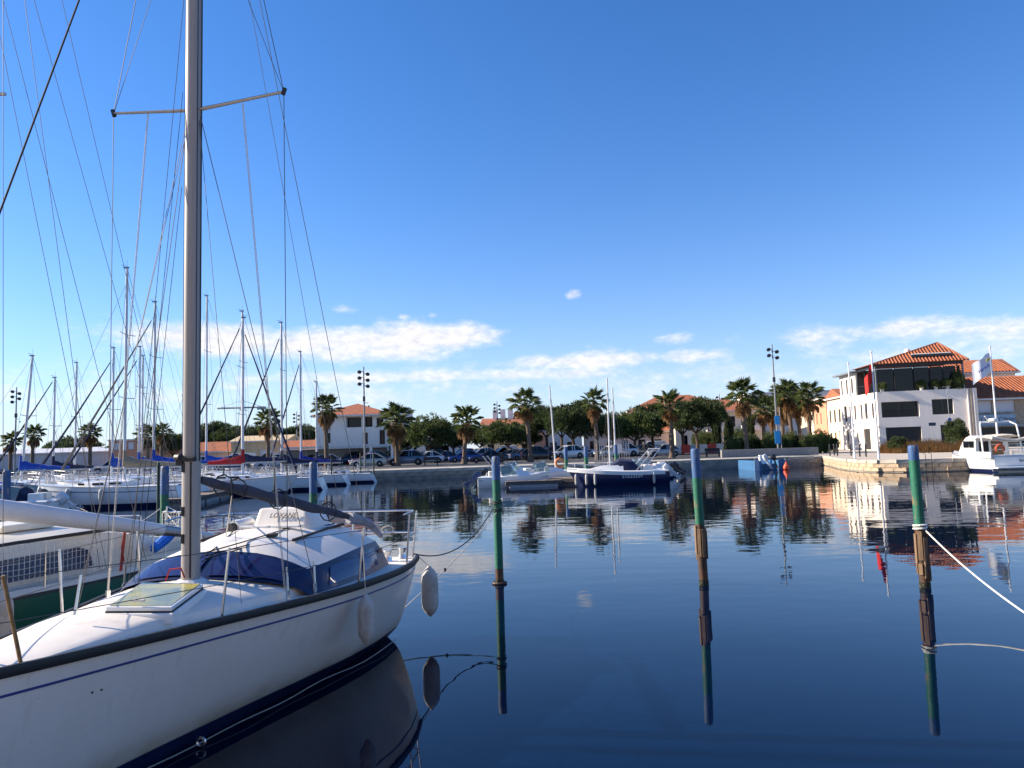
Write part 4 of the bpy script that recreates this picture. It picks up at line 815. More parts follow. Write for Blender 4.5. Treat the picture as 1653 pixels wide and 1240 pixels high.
def motorboat(loc, rz, L, B, fb, label, hull, boot, m_eng=M_eng_w, wind=True, eng=True, name='motorboat', top=None, cat='motorboat', deckm=M_white, cover=None):
    t = thing(name, label, cat, loc, rz); st = small_hull(t, L, B, fb, hull, boot, deckm, sheer=.35, scoop=.0, vee=.3)
    mb = MB(); mb.loft([[(x, b * q * 1.02, zs * .98 + h) for q, h in ((-1, -.16), (-1.02, .05), (-.9, .1), (.9, .1), (1.02, .05), (1, -.16))] for x, b, zs, k in st if k > .01]); mb.build('gunwale', M_white, t, smooth=True)
    mb = MB(); mb.loft([[(x, y * w_, fb * 1.12 + h * z) for y, z in ((-1, 0), (-.8, 1), (.8, 1), (1, 0))] for x, w_, h in ((-.05 * L, .36 * B, .34), (.15 * L, .34 * B, .30), (.33 * L, .2 * B, .03))]); mb.build('foredeck', M_white, t, smooth=True)
    if wind:
        mb = MB(); mb.loft([[(-.16 * L, .40 * B, fb * 1.1), (-.20 * L, .36 * B, fb * 1.1 + .62)], [(.02 * L, .36 * B, fb * 1.1 + .12), (-.06 * L, .30 * B, fb * 1.1 + .70)], [(.06 * L, 0, fb * 1.1 + .16), (-.03 * L, 0, fb * 1.1 + .74)], [(.02 * L, -.36 * B, fb * 1.1 + .12), (-.06 * L, -.30 * B, fb * 1.1 + .70)], [(-.16 * L, -.40 * B, fb * 1.1), (-.20 * L, -.36 * B, fb * 1.1 + .62)]], closed=False)
        ws = mb.build('windscreen', mat('windscreen_tint', (.20, .30, .32), .08, var=.1, trans=.5), t)
        mb = MB(); mb.tube([(-.20 * L, .36 * B, fb * 1.1 + .63), (-.06 * L, .30 * B, fb * 1.1 + .71), (-.03 * L, 0, fb * 1.1 + .75), (-.06 * L, -.30 * B, fb * 1.1 + .71), (-.20 * L, -.36 * B, fb * 1.1 + .63)], .018, 5); mb.build('frame', M_steel, ws)
    for sd_ in (1, -1): MB().box((-.3 * L, sd_ * .18 * B, fb * 1.05 + .14), (.5, .42, .45)).build('seat', M_white if sd_ > 0 else M_cream, t, bevel=.05)
    mb = MB(); pts = []
    for sd_ in (1, -1):
        for k in (.2, .32, .42): 
            bb = itp([(s[0], s[1]) for s in st], k * L); z0 = itp([(s[0], s[2]) for s in st], k * L); mb.tube([(k * L, sd_ * bb * .85, z0), (k * L, sd_ * bb * .8, z0 + .33)], .012, 5)
    zt = fb * 1.3 + .33
    mb.tube([(.2 * L, .8 * itp([(s[0], s[1]) for s in st], .2 * L), zt - .12), (.42 * L, .8 * itp([(s[0], s[1]) for s in st], .42 * L), zt - .03), (.49 * L, 0, zt), (.42 * L, -.8 * itp([(s[0], s[1]) for s in st], .42 * L), zt - .03), (.2 * L, -.8 * itp([(s[0], s[1]) for s in st], .2 * L), zt - .12)], .014, 5); mb.build('bow_rail', M_steel, t)
    if cover:
        mb = MB(); mb.loft([[(x, y * w_, fb * 1.12 + h * z) for y, z in ((-1, 0), (-.75, .8), (0, 1), (.75, .8), (1, 0))] for x, w_, h in ((-.22 * L, .33 * B, .10), (-.16 * L, .36 * B, .62), (-.02 * L, .34 * B, .74), (.08 * L, .30 * B, .30))]); mb.build('console_cover', cover, t, smooth=True)
    if top == 'arch':
        for sd_ in (1, -1):
            mb = MB(); mb.tube([(-.16 * L, sd_ * .4 * B, fb), (-.36 * L, sd_ * .36 * B, fb + 1.35)], .028, 6); mb.tube([(-.22 * L, sd_ * .4 * B, fb), (-.42 * L, sd_ * .36 * B, fb + 1.35)], .028, 6); mb.build('arch_leg', M_steel, t)
        mb = MB(); mb.tube([(-.36 * L, .36 * B, fb + 1.35), (-.36 * L, -.36 * B, fb + 1.35)], .028, 6); mb.tube([(-.42 * L, .36 * B, fb + 1.35), (-.42 * L, -.36 * B, fb + 1.35)], .028, 6); mb.build('arch_top', M_steel, t)
    if eng: outboard(t, -L / 2 - .22, 0, fb * .95, m_eng)
    return t, st
wb, _ = motorboat((-.02, 47.6, 0), R(4), 4.7, 1.9, .62, 'white open motorboat with tinted windscreen and blue hooded outboard', M_white, M_white, m_eng=mat('outboard_blue_hood', (.03, .06, .16), .6), top='arch')
motorboat((2.2, 50.6, 0), R(8), 4.4, 1.8, .66, 'white motorboat with clear windscreen behind the open motorboat', M_white, M_navy, eng=False)
motorboat((.2, 53.8, 0), R(6), 4.6, 1.9, .66, 'white motorboat tied closest to the quay left of the pontoon', M_white, M_navy, m_eng=M_eng_b)
tr = [(R(90), 0, 0)]
motorboat((-25.6, 36.5, 0), R(176), 5.2, 2.0, .75, 'white motorboat with blue stripe and steel arch at the far left', M_white, M_blue_canvas, top='arch', m_eng=M_eng_b, cover=M_blue_canvas)
motorboat((-22.8, 33.5, 0), R(184), 4.6, 1.9, .7, 'white open boat with a navy canvas cover beside the striped sailboat bow', M_white, M_navy, m_eng=M_eng_w, cover=M_navy_canvas)
lb = MB(); lb.tube([(.26 * math.cos(a), 0, .26 * math.sin(a)) for a in [k * math.pi / 9 for k in range(17)]], .075, 8)
tag(lb.build('lifebuoy', mat('buoy_orange', (.75, .25, .08), .6, var=.1), None, True), 'orange horseshoe lifebuoy at the bow of the white motorboat', 'lifebuoy').location = (3.0, 49.3, 1.38)
nv, st_ = motorboat((6.25, 45.6, 0), R(180), 6.1, 2.3, .80, 'navy hulled motorboat with white deck and blue console cover', M_navy, M_navy, cover=M_navy_canvas, top='arch', wind=False)
o = inst('registration_lettering', text_mesh('STE33339', .30, mat('lettering_white', (.75, .75, .75), .5, var=0), .004, .1), nv, (-.75, 1.175, .56), (R(90), 0, R(180)))
for k, x in enumerate((2.55, 1.95, 1.45, -2.05)):
    bb = itp([(s[0], s[1]) for s in st_], x); wp = Vector((6.25 - x, 45.6 - bb - .09, .42))
    fender(wp, .075, .62, ('slim pale fender nearest the bow of the navy motorboat', 'slim pale fender second from the bow of the navy motorboat', 'slim pale fender third from the bow of the navy motorboat', 'slim pale fender near the stern of the navy motorboat')[k], wp + Vector((0, .1, .5)))
for k, (x, y, rz, lbm) in enumerate(((7.6, 49.0, 175, 'white motorboat moored behind the navy motorboat'), (8.6, 52.4, 178, 'white motorboat with dark outboard, second behind the navy motorboat'), (9.6, 56.0, 176, 'white dinghy moored closest to the quay right of the pontoon'))):
    motorboat((x, y, 0), R(rz), 4.8, 1.9, .66, lbm, M_white, M_navy, m_eng=M_eng_b if k else M_eng_w, wind=k != 2)
mb = MB(); mb.loft([[(x, y * w_, z) for y, z in ((-1, .35), (-.8, .62), (0, .5), (.8, .62), (1, .35), (0, .1))] for x, w_ in ((-1.9, .6), (-.5, .75), (1.0, .65), (1.9, .12))])
rd = mb.build('dinghy', mat('red_hypalon', (.45, .03, .03), .6, var=.15), None, True); rd.location = (10.6, 61.8, .55); rd.rotation_euler = (0, R(-6), R(10)); tag(rd, 'red dinghy lying on a trailer float by the quay', 'dinghy'); rd['label'] = 'red inflatable dinghy beside the quay behind the navy motorboat'
rd.location.z = .0
# two masts of small dinghies standing near the gate
for k, (p0, p1, d, lbl) in enumerate((((897, 742), (887, 622), 61.5, 'white sailing dinghy with bare leaning mast left of the pontoon'), ((984, 738), (980, 610), 60.5, 'white sailing dinghy with the taller bare mast right of the gate'), ((994, 738), (988.5, 626), 62.5, 'white sailing dinghy with the shorter bare mast right of the gate'))):
    a, b = at(*p0, y=d), at(*p1, y=d); t = thing('sailing_dinghy', lbl, 'dinghy', (a.x, d, 0), R(95)); small_hull(t, 3.9, 1.5, .45, M_white, M_white, M_white)
    mb = MB(); mb.tube([Vector((0, 0, .3)), Vector((0, -(b.x - a.x), b.z))], [.075, .055], 8); mb.build('mast', MATS['white_mast'], t, smooth=True)
    wire([Vector((0, -(b.x - a.x), b.z - .4)), Vector((1.8, 0, .5))], .008, None, t, 'forestay'); wire([Vector((0, -(b.x - a.x) * .9, b.z * .9)), Vector((-.4, -.7, .45))], .008, None, t); wire([Vector((0, -(b.x - a.x) * .9, b.z * .9)), Vector((-.4, .7, .45))], .008, None, t)
# blue workboat, stern towards us
t = thing('workboat', 'blue open workboat with two outboards moored at the quay', 'workboat', (20.97, 61.6, 0), 0)
M_wblue = mat('workboat_blue', (.04, .14, .30), .6, var=.25, scale=3); M_wpale = mat('workboat_pale_blue', (.34, .46, .56), .5, var=.15, scale=3)
for sd_ in (1, -1):
    mb = MB(); mb.box((sd_ * 1.02, 1.6, .28), (.62, 4.4, .95)); mb.build('side_float', M_wblue, t, bevel=.05)
    mb = MB(); mb.box((sd_ * 1.02 - .1, -.615, .36), (.38, .03, 1.05)); mb.build('painted_panel', M_wpale if sd_ < 0 else M_wblue, t)
mb = MB(); mb.box((0, 1.9, .2), (1.45, 3.8, .6)); mb.build('hull', M_wblue, t); mb = MB(); mb.box((0, 1.4, .8), (.5, .4, .8)); mb.build('console', M_white, t, bevel=.04)
outboard(t, -.28, -.55, .8, M_eng_w, R(0)).rotation_euler = (R(-25), 0, R(90)); outboard(t, .35, -.55, .8, M_eng_b, R(0)).rotation_euler = (R(-15), 0, R(90))
mb = MB(); mb.tube([(-1.25, -.5, .7), (-1.25, -.5, 1.15), (0, -.5, 1.05), (1.25, -.5, 1.15), (1.25, -.5, .7)], .025, 6); mb.build('stern_rail', M_steel, t)
mb = MB(); mb.lathe([(.02, .0), (.22, .05), (.26, .2), (.2, .36), (.08, .5), (.06, .62), (.02, .66)], n=14); o = mb.build('buoy', mat('buoy_red', (.75, .10, .03), .5, var=.1), None, True); o.location = (22.1, 60.6, .0); tag(o, 'orange red conical buoy floating at the blue workboat stern', 'buoy')
# white motor yacht on the right, transom towards us
t = thing('motor_yacht', 'white motor yacht with radar arch and canvas sunshade moored stern out', 'motor yacht', (31.2, 46.7, 0), R(86))
t.scale = (.9, .9, .9)
st = small_hull(t, 7.6, 3.0, 1.05, M_white, M_navy, M_white, sheer=.3, scoop=0, vee=.3); 
for o in list(t.children): o.location.x += 3.8
def ybox(nm, c, d, m, bev=.03): mb = MB(); mb.box(c, d); return mb.build(nm, m, t, bevel=bev)
ybox('swim_platform', (-.35, 0, .33), (.8, 2.8, .12), M_white); ybox('transom_band', (-.012, 0, .25), (.04, 2.7, .36), mat('grey_gelcoat', (.42, .43, .45), .4), .0)
for y in (.55, -.75): mb = MB(); mb.lathe([(.10, -.02), (.10, .03), (.05, .03)], c=(-.035, y, .28), n=14, M=Matrix.Rotation(R(-90), 4, 'Y')); mb.build('exhaust', M_black, t)
inst('name_lettering', text_mesh('Barib', .24, MATS['lettering_black'], .003), t, (-.05, -.72, .78), (R(90), 0, R(-90)))
mb = MB(); mb.loft([[(x, y * w_, z) for y, z in ((-1, 1.0), (-.92, zt - .15), (-.7, zt), (.7, zt), (.92, zt - .15), (1, 1.0))] for x, w_, zt in ((2.3, 1.2, 2.55), (3.6, 1.2, 2.6), (4.4, 1.1, 2.2), (5.6, .8, 1.35))]); cb = mb.build('cabin', M_white, t, smooth=True)
for sd_ in (1, -1):
    for x0, x1 in ((2.5, 3.1), (3.2, 3.9)): ybox('window', ((x0 + x1) / 2, sd_ * 1.17, 1.95), (x1 - x0, .06, .5), M_glass, .02)
ybox('cabin_door', (2.28, -.35, 1.55), (.06, .8, 1.2), mat('wood_panel', (.16, .10, .06), .6, var=.3, scale=4, streak=(1, 1, .2)), 0); ybox('cabin_pane', (2.28, .55, 1.75), (.06, .7, .8), M_glass, 0)
for sd_ in (1, -1): ybox('cockpit_side', (1.1, sd_ * 1.38, 1.2), (2.3, .14, .45), M_white)
ybox('cockpit_seat', (.35, 0, .95), (.6, 2.4, .5), M_white)
for sd_ in (1, -1):
    mb = MB(); mb.tube([(1.0, sd_ * 1.35, 1.3), (1.3, sd_ * 1.25, 3.3), (1.7, sd_ * 1.0, 3.55)], .06, 8); mb.build('arch_leg', M_white, t)
    mb = MB(); mb.tube([(.3, sd_ * 1.3, 1.4), (.35, sd_ * 1.25, 2.45)], .025, 6); mb.build('canopy_post', M_steel, t)
mb = MB(); mb.tube([(1.7, -1.0, 3.55), (1.7, 1.0, 3.55)], .06, 8); mb.build('arch_top', M_white, t)
mb = MB(); mb.lathe([(.30, 0), (.32, .08), (.28, .18), (.1, .22)], c=(1.7, .1, 3.6), n=18); mb.build('radar_dome', M_white, t, smooth=True)
mb = MB(); mb.tube([(1.6, .45, 3.5), (.9, 1.1, 3.95)], .035, 6); mb.build('antenna', M_white, t)
mb = MB(); mb.loft([[(x, y * 1.2, 2.55 + h - .25 * abs(y) ** 3) for y in (-1, -.5, 0, .5, 1)] for x, h in ((.3, .02), (.9, .12), (1.9, .1), (2.4, .0))] , closed=False); mb.build('sunshade', mat('cream_canvas', (.60, .54, .46), .85, var=.1, bump=.02, bscale=4), t, smooth=True)
mb = MB(); mb.tube([(.3, -1.2, 2.3), (.3, -.6, 2.18), (.3, .3, 2.22), (.3, 1.1, 2.4)], .13, 8); mb.build('rolled_canvas', MATS['cream_canvas'], t, smooth=True)
mb = MB(); mb.tube([(.05, .72 + .27 * math.cos(a), 1.63 + .27 * math.sin(a)) for a in [-.6 + k * .27 for k in range(17)]], .085, 8); o = mb.build('lifebuoy', mat('buoy_orange_red', (.70, .13, .05), .6, var=.1), None, True); o.location = (31.2, 46.7, 0); o.rotation_euler = (0, 0, R(86)); o.scale = (.9, .9, .9); tag(o, 'orange horseshoe lifebuoy on the stern rail of the motor yacht', 'lifebuoy')
mb = MB()
for z in (1.6, 1.95): mb.tube([(.05, -1.35, z), (.05, 1.35, z)], .018, 5)
for y in (-1.35, -.5, .4, 1.35): mb.tube([(.05, y, 1.2), (.05, y, 1.95)], .018, 5)
mb.build('stern_rail', M_steel, t)
for k, (x, y) in enumerate(((4.6, 1.52), (3.5, 1.58))): 
    wp = Vector((31.2, 46.7, 0)) + Matrix.Rotation(R(86), 3, 'Z') @ (Vector((x, y, .5)) * .9); fender(wp, .14, .7, ('white fender hung forward on the motor yacht side', 'white fender hung aft of another on the motor yacht side')[k], wp + Vector((.15, 0, .7)))
# ================================================================ buildings
def facade(par, p0, p1, z0, z1, ops, m, depth=.18, org=(0, 0, 0), nm='wall', panes=True):
    p0, p1 = Vector((p0[0], p0[1], 0)), Vector((p1[0], p1[1], 0)); t = (p1 - p0); W_ = t.length; t.normalize(); n = Vector((t.y, -t.x, 0))
    def P(u, z, d=0.0): q = p0 + t * u - n * d; return (q.x - org[0], q.y - org[1], z - org[2])
    xs = sorted({0, W_} | {min(max(o[0], 0), W_) for o in ops} | {min(max(o[1], 0), W_) for o in ops}); zs = sorted({z0, z1} | {o[2] for o in ops} | {o[3] for o in ops})
    mb = MB()
    for a, b in zip(xs, xs[1:]):
        for c, d in zip(zs, zs[1:]):
            if any(o[0] <= (a + b) / 2 <= o[1] and o[2] <= (c + d) / 2 <= o[3] for o in ops): continue
            mb.add([P(a, c), P(b, c), P(b, d), P(a, d)], [(0, 1, 2, 3)])
    for o in ops:
        a, b, c, d = o[:4]; dp = o[5] if len(o) > 5 else depth
        for q in (((a, c), (b, c)), ((b, c), (b, d)), ((b, d), (a, d)), ((a, d), (a, c))): mb.add([P(*q[0]), P(*q[1]), P(*q[1], dp), P(*q[0], dp)], [(0, 1, 2, 3)])
    w_ = mb.build(nm, m, par)
    if panes:
        for o in ops:
            a, b, c, d = o[:4]; dp = o[5] if len(o) > 5 else depth; kind = o[4] if len(o) > 4 else 'window'
            mm = {'window': M_glass, 'door': mat('door_dark', (.03, .028, .028), .6), 'garage': mat('garage_black', (.012, .012, .013), .6, var=.2), 'shutter': mat('white_shutter', (.62, .63, .66), .6, var=.06), 'brown': mat('brown_shutter', (.20, .08, .04), .7)}[kind]
            mb = MB(); mb.add([P(a, c, dp), P(b, c, dp), P(b, d, dp), P(a, d, dp)], [(0, 1, 2, 3)]); pn = mb.build('door' if kind in ('door', 'garage') else kind if kind == 'shutter' else 'window', mm, par)
            if kind == 'window' and b - a > .5:
                mb = MB(); f = .05
                for (u0, u1, v0, v1) in ((a, b, c, c + f), (a, b, d - f, d), (a, a + f, c + f, d - f), (b - f, b, c + f, d - f), ((a + b) / 2 - f / 2, (a + b) / 2 + f / 2, c + f, d - f)):
                    mb.add([P(u0, v0, dp - .04), P(u1, v0, dp - .04), P(u1, v1, dp - .04), P(u0, v1, dp - .04)], [(0, 1, 2, 3)])
                mb.build('frame', mat('window_frame', (.10, .10, .11), .5, var=0) if o[-1] != 'w' else M_white, pn)
    return w_
M_tile = mat2('roof_tile', (.40, .135, .06), (.26, .085, .045), .45, .65, scale=2.0, rough=.9, streak=(1, 1, 1), bump=.01)
def tile_ridges(par, P0, U, V, W_, ua, va, org, m=M_tile, step=.36, r=.085, rect=False):
    P0, U, V = Vector(P0), Vector(U).normalized(), Vector(V).normalized(); N_ = U.cross(V).normalized()
    if N_.z < 0: N_ = -N_
    mb = MB(); n = int(W_ / step)
    for k in range(n):
        u = (k + .5) * W_ / n; vm = va if rect else (va * u / ua if u < ua else va * (W_ - u) / max(W_ - ua, .01))
        if vm < .15: continue
        A = P0 + U * u + N_ * .01 - Vector(org); B = A + V * vm
        ring = [(math.cos(a) * r, math.sin(a) * r) for a in (0, .8, 1.57, 2.34, 3.14)]
        mb.loft([[A + U * x + N_ * y for x, y in ring], [B + U * x + N_ * y for x, y in ring]])
    return tag(mb.build('roof_tiles', m, par), kind='stuff')
def box_house(name, label, A, B, dep, z1, m, ops_f=(), ops_l=(), roof='flat', rh=1.6, over=.4, cat='building', z0=None, rm=None, side=None, par_z=.0):
    z0 = ZQ if z0 is None else z0; A, B = Vector((*A, 0)), Vector((*B, 0)); t = (B - A).normalized(); n = Vector((-t.y, t.x, 0)); C, D = B + n * dep, A + n * dep
    if side is not None: D = Vector((*side, 0)); C = B + (D - A)
    o = Vector((A.x, A.y, z0)); r = thing(name, label, cat, o); m_ = m
    facade(r, A, B, z0, z1, list(ops_f), m_, org=o); facade(r, D, A, z0, z1, list(ops_l), m_, org=o); facade(r, B, C, z0, z1, [], m_, org=o); facade(r, C, D, z0, z1, [], m_, org=o)
    W_ = (B - A).length; q = lambda u, v, z: (A + t * u + (D - A).normalized() * v - o + Vector((0, 0, z))).to_tuple()
    dd = (D - A).length; rm = rm or M_tile; mb = MB()
    if roof == 'flat':
        mb.add([q(-.15, -.15, z1), q(W_ + .15, -.15, z1), q(W_ + .15, dd + .15, z1), q(-.15, dd + .15, z1), q(-.15, -.15, z1 + .3), q(W_ + .15, -.15, z1 + .3), q(W_ + .15, dd + .15, z1 + .3), q(-.15, dd + .15, z1 + .3)], [(3, 2, 1, 0), (4, 5, 6, 7), (0, 1, 5, 4), (1, 2, 6, 5), (2, 3, 7, 6), (3, 0, 4, 7)]); mb.build('roof', mat('flat_roof', (.62, .60, .56), .9), r)
    else:
        e = over; ru = min(W_, dd) / 2 if roof == 'hip' else 0
        if W_ >= dd: R1, R2 = q(ru - (e if ru == 0 else 0), dd / 2, z1 + rh), q(W_ - ru + (e if ru == 0 else 0), dd / 2, z1 + rh)
        else: R1, R2 = q(W_ / 2, ru - (e if ru == 0 else 0), z1 + rh), q(W_ / 2, dd - ru, z1 + rh)
        c = [q(-e, -e, z1 - .05), q(W_ + e, -e, z1 - .05), q(W_ + e, dd + e, z1 - .05), q(-e, dd + e, z1 - .05)]
        if W_ >= dd: fs = [(0, 1, 5, 4), (1, 2, 5), (2, 3, 4, 5), (3, 0, 4), (3, 2, 1, 0)]
        else: fs = [(0, 1, 4), (1, 2, 5, 4), (2, 3, 5), (3, 0, 4, 5), (3, 2, 1, 0)]
        mb.add(c + [R1, R2], fs); mb.build('roof', rm, r)
        mb = MB(); 
        for a, b in ((0, 1), (1, 2), (2, 3), (3, 0)): mb.bar(Vector(c[a]) - Vector((0, 0, .12)), Vector(c[b]) - Vector((0, 0, .12)), .12, .2)
        mb.build('eaves', mat('eaves_white', (.66, .64, .60), .8), r)
    return r, o, q
WHT = mat('render_white', (.80, .74, .66), .9, var=.06, scale=.6); CRM = mat('render_cream', (.72, .62, .46), .9, var=.07, scale=.6); SAL = mat('render_salmon', (.62, .30, .18), .9, var=.08, scale=.6); YEL = mat('render_ochre', (.58, .45, .26), .9, var=.08); GRY = mat('render_grey', (.26, .27, .29), .9, var=.08); PNK = mat('render_pink', (.66, .47, .38), .9, var=.07); STO = mat2('sandy_stone', (.48, .38, .27), (.36, .26, .17), .45, .65, scale=1.5, rough=.95, streak=(1, 1, 1), bump=.02)
# ---- the corner restaurant
A, B, D = Vector((42.4, 86, 0)), Vector((52.6, 83.7, 0)), Vector((43.5, 98, 0)); C = B + (D - A); ro = Vector((42.4, 86, ZQ))
rest = thing('restaurant_building', 'white corner building with glazed roof terrace under a tiled hip roof', 'building', ro)
RW = mat('restaurant_render', (.82, .74, .65), .9, var=.09, scale=.9, streak=(1, 1, .18))
facade(rest, A, B, ZQ, 7.6, [(.7, 4.45, .95, 3.45, 'garage'), (6.45, 7.75, .9, 3.55, 'garage'), (.4, 4.4, 4.6, 6.4, 'window', .7), (5.75, 7.95, 4.75, 6.5)], RW, org=ro)
facade(rest, D, A, ZQ, 7.6, [(1.0, 2.0, 4.5, 6.5), (2.9, 3.5, 4.6, 6.4), (4.6, 5.2, 4.6, 6.4), (6.7, 7.3, 4.6, 6.4), (8.1, 8.9, 4.6, 6.5), (10.3, 10.9, 4.6, 6.4), (1.2, 2.2, .9, 3.3, 'door'), (3.4, 3.8, 1.8, 3.0), (5.0, 5.5, 1.8, 3.0), (7.3, 9.3, .9, 3.4, 'door')], RW, org=ro)
facade(rest, B, C, ZQ, 7.6, [], RW, org=ro); facade(rest, C, D, ZQ, 7.6, [], RW, org=ro)
mb = MB(); mb.add([(p - ro + Vector((0, 0, 7.55))).to_tuple() for p in (A, B, C, D)], [(0, 1, 2, 3)]); mb.build('terrace_floor', mat('terrace_floor', (.3, .28, .25), .9), rest)
E_ = D + (A - D).normalized() * 5.7; G_ = E_ + (B - A)
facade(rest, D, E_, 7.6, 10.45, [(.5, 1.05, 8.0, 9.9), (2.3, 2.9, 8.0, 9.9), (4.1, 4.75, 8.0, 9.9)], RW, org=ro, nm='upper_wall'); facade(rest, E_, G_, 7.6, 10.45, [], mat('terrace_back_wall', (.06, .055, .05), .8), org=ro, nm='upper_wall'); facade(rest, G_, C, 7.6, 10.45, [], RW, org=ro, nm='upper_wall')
mb = MB(); mb.prism([(p - ro).to_tuple()[:2] for p in (D + Vector((-.7, .5, 0)), E_ + Vector((-.7, -.2, 0)), G_ + Vector((.4, -.2, 0)), C + Vector((.4, .5, 0)))], 10.46 - ZQ, 10.66 - ZQ); mb.build('flat_roof', mat('roof_edge_grey', (.17, .20, .24), .6), rest)
Mdk = mat('dark_metal', (.015, .016, .02), .45, var=.1)
tA, tB = A - ro, B - ro; tf = (B - A).normalized(); tl = (D - A).normalized()
def RP(u, v, z): return tf * u + tl * v + Vector((0, 0, z - ZQ))
for (u, v, w_) in ((.06, .06, .16), (9.25, .08, .16), (4.3, .35, .1), (.06, 6.0, .16), (2.2, .35, .08), (6.0, .35, .08), (7.4, .35, .08), (8.8, .35, .08), (.35, 2.2, .08), (.35, 4.2, .08)):
    mb = MB(); mb.box(RP(u, v, 9.15), (w_, w_, 3.1)); mb.build('terrace_column', Mdk if w_ < .12 else mat('grey_post', (.16, .17, .18), .5), rest)
for (u0, u1) in ((.4, 2.15), (2.25, 4.25), (4.35, 5.95), (6.05, 7.35), (7.45, 8.75), (8.85, 9.2)):
    mb = MB(); mb.add([RP(u0, .6, 7.65), RP(u1, .6, 7.65), RP(u1, .6, 10.3), RP(u0, .6, 10.3)], [(0, 1, 2, 3)]); mb.build('terrace_pane', M_glass, rest)
mb = MB(); mb.bar(RP(4.3, .5, 9.55), RP(9.2, .5, 9.55), .08, .1); mb.build('transom_bar', Mdk, rest)
for (u0, v0, u1, v1) in ((.05, .05, 9.3, .05), (.05, .05, .05, 6)):
    mb = MB(); mb.bar(RP(u0, v0, 10.62), RP(u1, v1, 10.62), .22, .34); mb.build('terrace_beam', Mdk, rest)
mb = MB()
for k in range(34): mb.bar(RP(.05, .1 + k * .17, 7.6), RP(.05, .1 + k * .17, 8.6), .02, .02, (1, 0, 0))
mb.bar(RP(.05, .0, 8.62), RP(.05, 6, 8.62), .05, .05); mb.build('terrace_railing', Mdk, rest)
mb = MB()
for k in range(24): mb.bar(RP(.45 + k * .165, .25, 4.62), RP(.45 + k * .165, .25, 5.4), .02, .02, (1, 0, 0))
mb.bar(RP(.4, .25, 5.42), RP(4.4, .25, 5.42), .04, .04); mb.build('balcony_railing', Mdk, rest)
ap = RP(8.3, 3.4, 13.35); c0, c1, c2, c3 = RP(-.5, -.5, 10.82), RP(9.7, -.45, 10.82), RP(9.7, 6.6, 10.82), RP(-.5, 6.6, 10.82)
mb = MB(); mb.add([c0, c1, c2, c3, ap], [(0, 1, 4), (1, 2, 4), (2, 3, 4), (3, 0, 4), (3, 2, 1, 0)]); mb.build('roof', M_tile, rest)
vv = ((ap - c0) - (c1 - c0).normalized() * (ap - c0).dot((c1 - c0).normalized())); ua_ = (ap - c0).dot((c1 - c0).normalized())
tile_ridges(rest, c0 + ro, c1 - c0, vv, (c1 - c0).length, ua_, vv.length, ro)
mb = MB(); mb.tube([c0, ap], .12, 6); mb.tube([ap, c1], .12, 6); mb.build('hip_tiles', M_tile, rest)
s0 = c0 + (c1 - c0).normalized() * 4.6 + vv * .28; s1 = c0 + (c1 - c0).normalized() * 8.8 + vv * .28; up_ = (c1 - c0).cross(vv).normalized(); up_ = up_ if up_.z > 0 else -up_
mb = MB(); mb.bar(s0 + up_ * .1, s1 + up_ * .1, .5, .16, up_); mb.build('skylight', M_black, rest); mb = MB(); mb.bar(s0 + up_ * .2 + vv.normalized() * .25, s1 + up_ * .2 + vv.normalized() * .25, .1, .14, up_); mb.build('skylight_trim', WHT, rest)
mb = MB(); mb.lathe([(.35, 0), (.35, .5), (.25, .75), (.08, .82)], c=RP(4.9, 3.2, 12.0), n=12); mb.build('roof_cowl', WHT, rest, smooth=True)
for k, (u, m_) in enumerate(((9.45, WHT), (9.75, STO), (10.05, WHT))): mb = MB(); mb.tube([RP(u, -.1, ZQ), RP(u, -.1, 7.6)], .09, 8); mb.build('drain_pipe', m_, rest)
# ---- shop building to its right
shop, so, q = box_house('shop_building', 'sandy stone shop building with terracotta roof and white shutters', (53.2, 88), (78, 86), 9, 6.6, STO, [(1.0, 3.6, 4.9, 6.25, 'shutter'), (3.75, 6.2, 4.9, 6.25, 'shutter'), (7.4, 12, 4.9, 6.25, 'shutter'), (.8, 1.8, .95, 3.0, 'shutter'), (2.2, 7.2, .95, 3.1), (8.0, 13, .95, 3.1)], (), 'gable', 2.8, .5)
u_ = Vector((24.8, -2, 0)).normalized(); v_ = Vector((0, 4.9, 2.85)); tile_ridges(shop, Vector((53.2, 88, 6.56)) - u_ * .4 + Vector((0, -.5, 0)), u_, v_, 25, 0, v_.length, so, rect=True, step=.4, r=.095)
mb = MB(); mb.box((3.6, -1.0, 4.0 - ZQ), (4.0, .15, 1.2), R(-4.6)); sg = mb.build('shop_sign', mat('sign_pale_blue', (.30, .42, .52), .6, var=.1), shop)
inst('sign_lettering', text_mesh("L'effet Côtier", .72, MATS['lettering_black'], .004, .25), shop, (3.6, -1.09, 4.0 - ZQ), (R(90), 0, R(-4.6)))
mb = MB(); mb.box((3.9, -.5, 3.3 - ZQ), (5.0, 1.1, .12), R(-4.6)); mb.build('awning', mat('sign_pale_blue', (0, 0, 0)), shop)
mb = MB(); mb.box((9.8, -.6, 3.35 - ZQ), (3.6, 1.1, .14), R(-4.6)); mb.build('awning', mat('red_awning', (.35, .03, .02), .8), shop)
